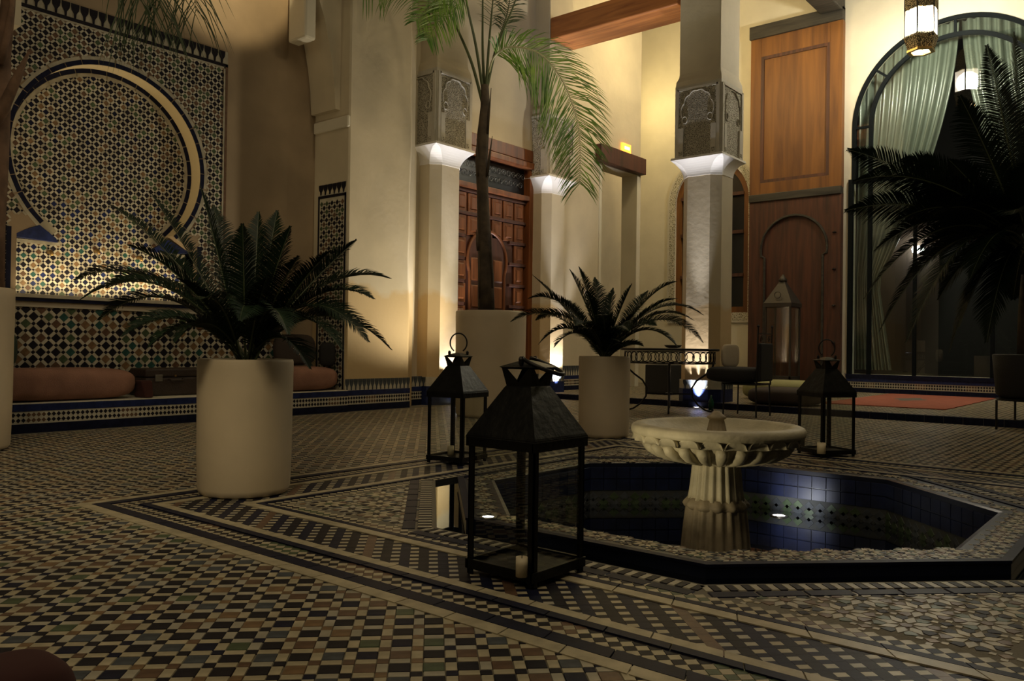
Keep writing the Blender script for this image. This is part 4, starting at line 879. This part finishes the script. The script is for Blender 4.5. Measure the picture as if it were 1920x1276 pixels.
def petiole_frond(pts, leaf_from, llen, n, roll=0, droop=.7, depth=0, mats=GM, lw=.014, fwd=.7, parent=pm, rr=.022, jit=.18, vee=.2, sidev=None):
    P = [atD(x, y, w0+d) for x, y, d in pts]
    # resample (Catmull-Rom)
    Q = []; K = [P[0]]+P+[P[-1]]
    for i in range(1, len(K)-2):
        for s in range(8):
            t = s/8; a, b_, c, d = K[i-1], K[i], K[i+1], K[i+2]
            Q.append(.5*((2*b_)+(-a+c)*t+(2*a-5*b_+4*c-d)*t*t+(-a+3*b_-3*c+d)*t**3))
    Q.append(P[-1]); m = len(Q); b = MB(); b.tube(Q, [rr*(1-.85*k/(m-1)) for k in range(m)], 6, 1)
    for q in range(n):
        t = leaf_from+(1-leaf_from)*(q+.5)/n; f = t*(m-1); k = min(m-2, int(f)); p = Q[k].lerp(Q[k+1], f-k); d = (Q[k+1]-Q[k]).normalized()
        s0 = d.cross(_f).normalized() if sidev is None else Vector(sidev)
        L = llen*(.35+.65*math.sin(PI*min(1, .15+.8*(t-leaf_from)/(1-leaf_from))))
        for sg in (-1, 1):
            side = Matrix.Rotation(roll+random.uniform(-.5, .5), 3, d) @ (s0*sg)
            v = (side+d*fwd+Vector([random.uniform(-jit, jit) for _ in range(3)])).normalized(); wv = (v.cross(_f)).normalized()*lw*.5
            q1 = p+v*L*.45+Vector((0, 0, -droop*L*.12)); q2 = p+v*L*.8+Vector((0, 0, -droop*L*.38)); q3 = p+v*L+Vector((0, 0, -droop*L*.62)); n0 = len(b.v)
            b.v += [tuple(p-wv*.6), tuple(p+wv*.6), tuple(q1+wv), tuple(q1-wv), tuple(q2+wv*.7), tuple(q2-wv*.7), tuple(q3)]
            b.f += [(n0, n0+1, n0+2, n0+3), (n0+3, n0+2, n0+4, n0+5), (n0+5, n0+4, n0+6)]; b.m += [0, 0, 0]
    b.build('frond', mats, parent)
petiole_frond([(910, 180, 0), (916, 140, 0), (928, 105, -.1), (960, 88, -.2), (1010, 100, -.3), (1048, 140, -.3), (1075, 200, -.3), (1087, 260, -.3), (1087, 345, -.25)], .26, .56, 120, droop=.75, mats=[M['leaf_green'], M['petiole_pale']], rr=.016, fwd=.65, lw=.013)
petiole_frond([(904, 190, 0), (885, 120, 0), (860, 60, .1), (835, 10, .2), (800, -40, .2), (740, -60, .2), (680, -20, .2)], .42, .5, 32, droop=1.0)
petiole_frond([(907, 180, 0), (893, 90, 0), (880, 30, -.2), (866, -30, -.4), (840, -80, -.6), (800, -70, -.8)], .55, .5, 36, droop=1.0)
petiole_frond([(908, 170, 0), (905, 90, .2), (905, 20, .3), (904, -80, .4), (880, -150, .4)], .62, .4, 30, droop=.8)
petiole_frond([(911, 170, 0), (917, 80, -.1), (924, 0, -.2), (930, -100, -.3)], .45, .28, 20, droop=.5, mats=OL, jit=.25, lw=.007)
petiole_frond([(911, 175, 0), (925, 110, 0), (945, 55, 0), (965, 5, 0), (985, -60, .1), (1030, -80, .1)], .62, .4, 34, droop=.6, mats=OL)
petiole_frond([(912, 170, 0), (930, 90, .2), (950, 30, .3), (960, -30, .3)], .5, .28, 26, droop=.5, mats=OL)
for (a, b_, c, d) in ((780, 40, 850, 0), (800, 75, 868, 12)):
    petiole_frond([(900, -60, -.3), (c, d-30, -.3), ((a+c)/2, (b_+d)/2-20, -.35), (a, b_, -.4)], .3, .30, 40, droop=.6, rr=.006)
# left palm: pale trunk at the frame edge and hanging fronds
pe = thing('edge_palm', 'palm trunk with bare leaf stubs rising at the left frame edge', 'palm', (PE[0], PE[1], 1.17)); we = (Vector(PE)-EYE).dot(_f)
P = [atD(x, y, we) for x, y in ((-20, 545), (-14, 420), (-6, 300), (-4, 200), (4, 100), (14, 20), (20, -60), (60, -160))]; P[0].z = 1.17
MB().tube(P, [.10, .085, .08, .085, .06, .05, .045, .03], 10).build('trunk', M['trunk_red'], pe, True)
P = [atD(x, y, we-.1) for x, y in ((-25, 250), (5, 205), (30, 150), (54, 97))]; MB().tube(P, [.05, .045, .035, .008], 8).build('leaf_stub', M['trunk_red'], pe, True)
P = [atD(x, y, we-.1) for x, y in ((0, 120), (12, 70), (22, 15), (24, -40))]; MB().tube(P, [.03, .025, .02, .016], 8).build('leaf_stub', M['trunk_red'], pe, True)
w0s = w0; w0 = we
for pts in ([(40, -200, 0), (180, -160, -.3), (290, -60, -.5), (300, 15, -.5)], [(40, -200, 0), (220, -180, -.1), (340, -90, -.2), (368, 20, -.2)], [(40, -200, 0), (150, -150, -.5), (240, -70, -.8), (262, 0, -.8)]):
    petiole_frond(pts, .5, .40, 17, droop=1.3, parent=pe, mats=OL, rr=.010, lw=.008, fwd=1.1, jit=.25)
w0 = w0s
# right-hand dark palm in a pot on an iron stand
RP = atZ(1915, 805, 0); RP = Vector((RP.x+.25, RP.y-.02, 0)); wr_ = (RP-EYE).dot(_f)
t = thing('pot_stand', 'black iron pot stand with thin legs at the right frame edge', 'stand', (RP.x, RP.y, 0))
for px in (1868, 1903, 1960, 1990):
    q = atD(px, 812 if px in (1868,) else 806, wr_-(.25 if px in (1868, 1960) else -.15)); q.z = 0; MB().tube([q, q+Vector((0, 0, .33))], .012, 6).build('leg', M['iron'], t)
MB().lathe([(.30, .31), (.31, .33), (.27, .34)], (RP.x, RP.y, 0), 32).build('ring', M['iron'], t)
pt_ = thing('planter', 'dark square planter on the iron stand at the right frame edge', 'planter', (RP.x, RP.y, .34))
b = MB(); b.lathe([(.26, .342), (.31, .38), (.33, .60), (.35, .83), (.33, .84), (.30, .80)], (RP.x, RP.y, 0), 40, (True, True)); b.build('body', M['blackcloth'], pt_, True)
tipsM += []
tipsR = [(1585, 395, -.2, .18, .9), (1590, 280, .2, .10, .9), (1600, 340, -.6, .22, .8), (1640, 470, .1, .35, .5), (1620, 560, -.2, .42, .5), (1650, 620, .3, .5, .4), (1700, 520, .6, .4, .3), (1700, 640, -.5, .5, .2),
 (1850, 85, .0, .05, .7), (1900, 60, .3, .05, .5), (1800, 180, -.3, .05, .7), (1830, 250, .4, .05, .6), (1780, 300, .1, .15, .6), (1750, 400, -.6, .25, .5), (1690, 300, .5, .2, .8), (1760, 560, .5, .5, .3), (1820, 520, -.8, .4, .3), (1900, 400, -.8, .3, .2), (1960, 200, 0, .1, .4), (2050, 300, 0, .2, .3), (2100, 450, 0, .3, .3), (1850, 640, -.4, .5, .2), (1780, 660, .2, .5, .2), (1900, 560, .7, .4, .1), (1930, 300, -.5, .1, .1), (1880, 160, .6, .05, .3),
 (1660, 430, -.5, .3, .6), (1720, 470, .2, .3, .5), (1740, 350, -.2, .2, .6), (1830, 380, -.5, .2, .4), (1860, 470, .2, .3, .4), (1800, 610, -.1, .45, .3)]
def rstem(t): MB().tube([(RP.x, RP.y, .8), (RP.x, RP.y, 1.35), (RP.x-.02, RP.y, 1.75)], [.11, .10, .07], 10).build('trunk', M['trunk'], t, True)
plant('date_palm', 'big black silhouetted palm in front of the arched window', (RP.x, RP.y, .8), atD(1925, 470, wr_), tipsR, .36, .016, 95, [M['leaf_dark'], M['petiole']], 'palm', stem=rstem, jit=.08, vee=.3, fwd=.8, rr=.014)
# ------------------------------------------------------------------ floor lanterns
def lantern(name, label, handle_up, rough=1):
    s = .155; t = thing(name, label, 'lantern', (0, 0, 0), 'glass floor lanterns')
    def put(b, nm, m, sm=False): return b.build(nm, m, t, sm)
    b = MB(); b.box((-s, -s, .03), (s, s, .04)); b.box((-s-.006, -s-.006, .02), (s+.006, -s+.008, .055)); b.box((-s-.006, s-.008, .02), (s+.006, s+.006, .055)); b.box((-s-.006, -s, .02), (-s+.008, s, .055)); b.box((s-.008, -s, .02), (s+.006, s, .055)); put(b, 'base', M['tin'])
    for sx in (-1, 1):
        for sy in (-1, 1):
            x, y = sx*s, sy*s; b = MB()
            b.box((min(x, x-sx*.026), min(y, y-sy*.006), .0), (max(x, x-sx*.026), max(y, y-sy*.006), .50)); b.box((min(x, x-sx*.006), min(y, y-sy*.026), .0), (max(x, x-sx*.006), max(y, y-sy*.026), .50)); put(b, 'post', M['tin'])
    b = MB()
    for a, c in (((-s-.008, -s-.008), (s+.008, -s+.004)), ((-s-.008, s-.004), (s+.008, s+.008)), ((-s-.008, -s), (-s+.004, s)), ((s-.004, -s), (s+.008, s))): b.box((*a, .475), (*c, .515))
    put(b, 'top_frame', M['tin'])
    sq = lambda h, z: [(-h, -h, z), (h, -h, z), (h, h, z), (-h, h, z)]
    b = MB(); b.loft([sq(s+.010, .508), sq(s+.004, .522), sq(.062, .695), sq(.058, .70)], (True, True)); put(b, 'roof', M['tin'])
    # crown neck with triangular openings
    b = MB(); nk = 4
    for k in range(4):
        a = PI/4+k*PI/2; d = (math.cos(a), math.sin(a)); e = (math.cos(a+PI/2), math.sin(a+PI/2)); e0 = (math.cos(a-PI/2), math.sin(a-PI/2))
        c0 = (d[0]*.080, d[1]*.080); c1 = (d[0]*.100, d[1]*.100)
        for g in (e, e0):
            f = .034; pts = [(c0[0], c0[1], .695), (c0[0]*.30+g[0]*.052, c0[1]*.30+g[1]*.052, .695), (c1[0]*.86+g[0]*.012, c1[1]*.86+g[1]*.012, .765), (c1[0], c1[1], .765)]
            inn = [(p[0]*.95, p[1]*.95, p[2]) for p in pts]; b.loft([pts, inn], (True, True))
    b.loft([sq(.066, .762), sq(.078, .770), sq(.06, .778), sq(.03, .790), sq(.01, .796)], (True, True)); put(b, 'crown', M['tin'])
    u_ = Vector((.7071, -.7071, 0)) if handle_up else Vector((.9, .25, 0)).normalized()
    for sg in (-1, 1): MB().lathe([(.006, .775), (.010, .785), (.011, .80), (.006, .81)], (sg*u_.x*.066, sg*u_.y*.066, 0), 8).build('lug', M['iron'], t)
    R = .062; u = Vector((.7071, -.7071, 0))
    if not handle_up: u = Vector((.9, .25, 0)).normalized(); R = .068
    if handle_up:
        pts = [u*(R*1.0*math.cos(a))+Vector((0, 0, .868+R*1.12*math.sin(a))) for a in [rad(-58+ (296)*k/28) for k in range(29)]]
    else:
        v = Vector((.22, -.97, 0)).normalized(); dn = Vector((0, 0, -1)); dirv = (v*.93+dn*.36).normalized()
        base = Vector((0, 0, .800)); pts = [base+u*(R*1.0*math.cos(a))+dirv*(R*1.25*(math.sin(a)+.75)) for a in [rad(-58+(296)*k/28) for k in range(29)]]
    MB().tube(pts, .0055 if handle_up else .008, 7).build('ring_handle', M['iron'], t, True)
    for k, (nx, ny) in enumerate(((1, 0), (-1, 0), (0, 1), (0, -1))):
        e = s-.008; z0, z1 = .05, .49; q = .150
        if nx: P4 = [(nx*e, -q, z0), (nx*e, q, z0), (nx*e, q, z1), (nx*e, -q, z1)]
        else: P4 = [(-q, ny*e, z0), (q, ny*e, z0), (q, ny*e, z1), (-q, ny*e, z1)]
        MB().add(P4, [(0, 1, 2, 3)]).build('glass_pane', M['pane'], t)
    return t
l1 = lantern('floor_lantern', 'nearest and biggest-looking black metal lantern, ring handle folded down', False)
l2 = lantern('floor_lantern', 'black metal glass lantern with upright ring handle, behind the front one', True)
l3 = copy_thing(l2, (6.80, 2.27, .004), 'black metal glass lantern right of the fountain bowl', rad(-33))
l1.location = (2.425, 1.915, .004); l2.location = (4.39, 4.12, .004); l2.rotation_euler = (0, 0, rad(8)); l1.rotation_euler = (0, 0, rad(0))
_c = [tuple(atZ(x, y, .046)) for x, y in ((978, 1080), (845, 853), (1540, 850))]
for c, lab, r, h in ((_c[0], 'short cream pillar candle in the nearest lantern', .021, .068), (_c[1], 'cream pillar candle in the lantern behind the front one', .024, .07), (_c[2], 'cream pillar candle in the lantern right of the fountain', .032, .085)):
    t = thing('candle', lab, 'candle', c, 'lantern candles')
    MB().lathe([(r, 0), (r*1.01, h*.6), (r, h), (r*.8, h-.006), (r*.1, h-.012)], c, 24).build('wax', M['wax'], t, True); MB().tube([Vector(c)+Vector((0, 0, h-.012)), Vector(c)+Vector((.001, 0, h+.006))], .0015, 5).build('wick', M['wick'], t.children[0])
# ------------------------------------------------------------------ cushions and suitcase on the bench
def soft(name, label, cat, c, h, m, p=4, rz=0, group=None, tilt=0):
    """rounded superellipsoid cushion"""
    b = MB(); n = 36; k = 16; rings = []
    for i in range(k+1):
        ph = -PI/2+PI*i/k; cz, sz = abs(math.cos(ph))**(.45), (abs(math.sin(ph))**.62)*(1 if ph > 0 else -1)
        rings.append([(h[0]*cz*(abs(math.cos(a))**(2/p))*(1 if math.cos(a) > 0 else -1), h[1]*cz*(abs(math.sin(a))**(2/p))*(1 if math.sin(a) > 0 else -1), h[2]*sz) for a in [2*PI*q/n for q in range(n)]])
    b.loft(rings, (True, True)); o = b.build(name, m, None, True); o.location = c; o.rotation_euler = (tilt, 0, rz); tag(o, label, cat, group); return o
soft('bench_cushion', 'long pink floor cushion at the left end of the bench', 'cushion', (3.35, 8.50, .272+.157), (.70, .31, .155), M['pink'], 5, group='pink bench cushions')
soft('bench_cushion', 'pink floor cushion at the right end of the bench by the pier', 'cushion', (5.95, 8.50, .272+.152), (.68, .31, .15), M['pink'], 5, group='pink bench cushions')
cs = soft('throw_pillow', 'dark green pillow standing on the left bench cushion', 'pillow', (2.86, 8.62, .76), (.17, .12, .17), M['greencloth'], 4, rz=.3)
p1 = soft('throw_pillow', 'dark brown pillow with a dotted diamond motif on the right cushion', 'pillow', (6.18, 8.60, .775), (.26, .09, .19), M['darkcloth'], 4, rz=-.3, tilt=-.15)
p1r = MB(); 
for i in range(6):
    for j in range(6):
        u_, v_ = (i-j)*.014, (i+j-5)*.014; p1r.cbox((u_+.03, -.092, v_), (.0045, .003, .0045))
p1r.build('diamond_motif', M['creamcloth'], p1)
soft('throw_pillow', 'black pillow leaning in the corner beside the tiled strip', 'pillow', (6.53, 8.40, .72), (.10, .08, .15), M['blackcloth'], 4, rz=-.6)
sc_ = thing('suitcase', 'old dark leather suitcase with metal clasps lying on the bench', 'suitcase', (4.62, 8.60, .272))
bevel(MB().box((4.20, 8.42, .275), (5.16, 8.78, .47)).build('lower_shell', M['leather'], sc_), .02, 3)
bevel(MB().box((4.20, 8.42, .474), (5.16, 8.78, .565)).build('lid', M['leather'], sc_), .02, 3)
for x in (4.34, 4.96):
    bevel(MB().box((x-.04, 8.405, .43), (x+.04, 8.421, .50)).build('clasp', M['chrome'], sc_.children[0]), .004)
MB().tube([(4.45, 8.42, .45), (4.46, 8.385, .44), (4.60, 8.385, .44), (4.61, 8.42, .45)], .010, 8).build('handle', M['leather'], sc_)
MB().box((4.515, 8.408, .475), (4.535, 8.42, .495)).build('lock', M['brass'], sc_)
rc = MB(); rings = [[(4.08+.03*math.sin(z*9), 8.20+dy*.01, z), (4.18, 8.20+dy*.01, z), (4.18, 8.40, z), (4.07, 8.40, z)] for dy, z in ((0, .274), (1, .34), (2, .40), (3, .45))]
rc.loft(rings); tag(bevel(rc.build('folded_cloth', M['redcloth']), .015), 'dark red folded cloth between pink cushion and suitcase', 'cloth')
for (px, py) in ((94, 472), (182, 470), (262, 483)):
    q = atY(px, py, YB-.05); side = {94: 'leftmost', 182: 'middle', 262: 'rightmost'}[px]
    t = thing('wall_spout', side+' of three small brass spouts on the mosaic niche wall', 'spout', (q.x, YB, q.z), 'brass niche spouts')
    MB().lathe([(.062, 0), (.060, .012), (.045, .022), (.02, .028)], (0, 0, 0), 20).build('rosette', M['brass'], t, True).matrix_local = Matrix.Rotation(rad(90), 4, 'X')
    t.children[-1].matrix_parent_inverse = Matrix.Identity(4)
    MB().tube([(q.x, YB-.005, q.z), (q.x, YB-.06, q.z+.005), (q.x, YB-.09, q.z-.015), (q.x, YB-.095, q.z-.04)], [.022, .020, .017, .015], 8).build('nozzle', M['brass'], t, True)
# ------------------------------------------------------------------ table, chairs, gallery furniture
TC = (9.95, 5.42); TZ = .85; TR = .66
tb = thing('garden_table', 'round black wrought-iron table with scrolled apron and curved legs', 'table', (TC[0], TC[1], 0))
MB().lathe([(TR-.02, TZ-.028), (TR, TZ-.02), (TR, TZ), (TR-.01, TZ+.005)], (TC[0], TC[1], 0), 64).build('tabletop', M['iron'], tb, True)
b = MB(); b.lathe([(TR-.07, TZ-.035), (TR-.05, TZ-.035), (TR-.05, TZ-.045), (TR-.07, TZ-.045)], (TC[0], TC[1], 0), 48, (False, False)); b.lathe([(TR-.07, TZ-.185), (TR-.05, TZ-.185), (TR-.05, TZ-.20), (TR-.07, TZ-.20)], (TC[0], TC[1], 0), 48, (False, False)); b.build('apron_hoops', M['iron'], tb)
b = MB(); NC = 34
for k in range(NC):
    a = 2*PI*k/NC; c = Vector((TC[0]+(TR-.06)*math.cos(a), TC[1]+(TR-.06)*math.sin(a), TZ-.115)); tg = Vector((-math.sin(a), math.cos(a), 0))
    b.tube([c+tg*(.068*math.cos(q))+Vector((0, 0, .068*math.sin(q))) for q in [2*PI*s/14 for s in range(15)]], .0055, 5)
b.build('apron_scrolls', M['iron'], tb)
for k in range(4):
    a = rad(28)+k*PI/2; d = Vector((math.cos(a), math.sin(a), 0)); c0 = Vector((*TC, 0))
    prof = [(.58, .65), (.56, .58), (.47, .50), (.36, .42), (.30, .32), (.31, .20), (.38, .10), (.48, .03), (.55, .012), (.58, .03), (.57, .055)]
    MB().tube([c0+d*r+Vector((0, 0, z)) for r, z in prof], .013, 6).build('leg', M['iron'], tb, True)
for k in range(2):
    a = rad(28)+k*PI/2; d = Vector((math.cos(a), math.sin(a), 0)); c0 = Vector((*TC, .24)); MB().tube([c0-d*.31, c0+d*.31], .009, 6).build('stretcher', M['iron'], tb)
MB().lathe([(.05, .235), (.055, .25), (.02, .26)], (*TC, 0), 12).build('stretcher_boss', M['iron'], tb)
pl_ = atD(1262, 642, 10.2)
t = thing('table_dish', 'small low dish resting on the round iron table', 'dish', (pl_.x, pl_.y, TZ+.005)); MB().lathe([(.05, .006), (.09, .02), (.11, .045), (.105, .045), (.08, .02)], (pl_.x, pl_.y, TZ), 24).build('bowl', M['iron'], t, True)
def chair(label, c, rz, back=True):
    t = thing('garden_chair', label, 'chair', (0, 0, 0), 'wrought-iron chairs at the table')
    for sx, sy in ((-1, -1), (1, -1), (-1, 1), (1, 1)):
        MB().tube([(sx*.22, sy*.22, .0), (sx*.21, sy*.21, .42)], .010, 6).build('leg', M['iron'], t)
    bevel(MB().box((-.23, -.23, .40), (.23, .23, .42)).build('seat_frame', M['iron'], t), .005)
    if back:
        for sx in (-1, 1):
            MB().tube([(sx*.22, .22, .40), (sx*.22, .235, 1.12)], .011, 6).build('back_post', M['iron'], t); MB().lathe([(.006, 0), (.018, .014), (.018, .026), (.004, .04)], (sx*.22, .235, 1.12), 10).build('finial', M['iron'], t, True)
        MB().tube([(-.22, .235, 1.05), (.22, .235, 1.05)], .008, 6).build('top_rail', M['iron'], t)
        for sx in (-1, 1): MB().tube([(sx*(.20-.012*q*.9)*1, .235, .93+.055*math.sin(q*.8)+.01*q*.3) if q < 1 else (sx*(.13+.05*math.cos(q*.7)*(1-q/16)), .235, .98+.05*math.sin(q*.7)*(1-q/16)) for q in range(1, 13)], .006, 5).build('scroll', M['iron'], t)
        bevel(MB().box((-.20, .215, .45), (.20, .265, .93)).build('back_pad', M['blackcloth'], t), .02, 3)
    t.location = c; t.rotation_euler = (0, 0, rz); return t
ch = atZ(1392, 775, .0); chp = Vector((ch.x+.1, ch.y, 0))
c1 = chair('black wrought-iron chair right of the table, cushion and cream pillow on it', (10.05, 4.36, .004), rad(180))
c2 = chair('black wrought-iron chair mostly hidden behind the middle planter', (9.75, 6.30, .004), rad(0), False)
soft('seat_cushion', 'thick black round cushion on the chair right of the table', 'cushion', (10.03, 4.50, .425+.105), (.30, .38, .10), M['blackcloth'], 2.3, group='black seat cushions')
soft('seat_cushion', 'black cushion on the chair behind the middle planter', 'cushion', (9.75, 6.30, .425+.075), (.26, .24, .075), M['blackcloth'], 3, group='black seat cushions')
soft('throw_pillow', 'cream fringed pillow on edge upon the black seat cushion', 'pillow', (10.20, 4.66, .77), (.05, .12, .15), M['creamcloth'], 4, rz=.9)
ol = atZ(1455, 752, GZ); soft('floor_pouf', 'large olive cream floor pouf behind the chair on the step', 'pouf', (ol.x+.5, ol.y+.05, GZ+.155), (.5, .62, .15), M['olivecloth'], 3, group='gallery floor poufs')
ok_ = atZ(1400, 762, GZ); soft('floor_pouf', 'dark floor pouf with pale underside in front of the olive one', 'pouf', (11.45, 4.38, GZ+.125), (.42, .5, .12), M['darkcloth'], 3, group='gallery floor poufs')
bq = atY(1260, 715, 6.9); bevel(tag(MB().box((12.1, 6.6, GZ), (12.6, 7.05, .58)).build('side_stool', M['blackcloth']), 'plain black cube stool behind the round table', 'stool'), .015)
# tall decorative lantern before the cedar doors
gl = atX(1466, 708, 15.2); s_ = .235; t = thing('tall_lantern', 'tall pale metal lantern standing in front of the dark cedar doors', 'lantern', (15.2, gl.y, GZ))
sq = lambda h, z: [(15.2-h, gl.y-h, z), (15.2+h, gl.y-h, z), (15.2+h, gl.y+h, z), (15.2-h, gl.y+h, z)]
for sx in (-1, 1):
    for sy in (-1, 1): MB().box((15.2+sx*s_-.015, gl.y+sy*s_-.015, GZ+.004), (15.2+sx*s_+.015, gl.y+sy*s_+.015, 1.68)).build('post', M['lampmetal'], t)
b = MB(); b.loft([sq(s_+.03, 1.66), sq(s_+.03, 1.73), sq(.07, 2.10), sq(.05, 2.15)]); b.build('roof', M['lampmetal'], t)
MB().lathe([(.07, 2.14), (.085, 2.17), (.05, 2.22), (.012, 2.28)], (15.2, gl.y, 0), 16).build('finial', M['lampmetal'], t, True)
b = MB(); b.loft([sq(s_+.015, .30), sq(s_+.015, .36)]); b.build('tray', M['lampmetal'], t)
MB().tube([(15.2-s_-.02, gl.y+.06*math.cos(a), 1.88+.06*math.sin(a)) for a in [2*PI*k/12 for k in range(13)]], .008, 5).build('roof_boss', M['lampmetal'], t)
for nx, ny in ((1, 0), (-1, 0), (0, 1), (0, -1)):
    q = s_; P4 = [(15.2+nx*q-ny*q*.93, gl.y+ny*q-nx*q*.93, .36), (15.2+nx*q+ny*q*.93, gl.y+ny*q+nx*q*.93, .36), (15.2+nx*q+ny*q*.93, gl.y+ny*q+nx*q*.93, 1.66), (15.2+nx*q-ny*q*.93, gl.y+ny*q-nx*q*.93, 1.66)]
    MB().add(P4, [(0, 1, 2, 3)]).build('glass_pane', M['pane'], t)
# rug on the gallery floor
q = [atZ(1560, 758, GZ), atZ(1802, 770, GZ), atZ(1850, 746, GZ), atZ(1645, 738, GZ)]; x0 = (q[0].x+q[1].x)/2; x1 = min(W-.25, (q[2].x+q[3].x)/2); y0 = q[1].y*.5+q[2].y*.5; y1 = (q[0].y+q[3].y)/2
rg = thing('rug', 'flat red rug with a grey motif under the arched window', 'rug', ((x0+x1)/2, (y0+y1)/2, GZ))
b = MB(); n = 24; rings = [[(x0+(x1-x0)*k/n, y0+.01*math.sin(k*1.7), GZ+.004), (x0+(x1-x0)*k/n, y0+.01*math.sin(k*1.7), GZ+.014), (x0+(x1-x0)*k/n, y1+.01*math.sin(k*2.3), GZ+.014), (x0+(x1-x0)*k/n, y1+.01*math.sin(k*2.3), GZ+.004)] for k in range(n+1)]
b.loft(rings); b.build('pile', M['rug'], rg)
cx_, cy_ = x0+(x1-x0)*.55, (y0+y1)/2+.1; b = MB(); b.add([(cx_+.42*math.cos(a)*(1+.2*math.cos(4*a)), cy_+.20*math.sin(a)*(1+.2*math.cos(4*a)), GZ+.0155) for a in [2*PI*k/32 for k in range(32)]], [tuple(range(32))]); b.build('motif', M['rugdark'], rg)
bt = atZ(1342, 768, 0); t = thing('bottle', 'small dark green bottle on the floor beside the chair legs', 'bottle', (bt.x-.15, bt.y, .004)); MB().lathe([(.035, 0), (.037, .10), (.03, .14), (.013, .17), (.013, .21)], (bt.x-.15, bt.y, .004), 14).build('body', M['bottle'], t, True)

ar_ = soft('red_shape', 'dark red rounded shape at the bottom left corner of the picture', 'red_shape', atD(10, 1345, .62), (.045, .045, .042), M['redcloth'], 3)  # unidentified object close to the camera, rounded form made up
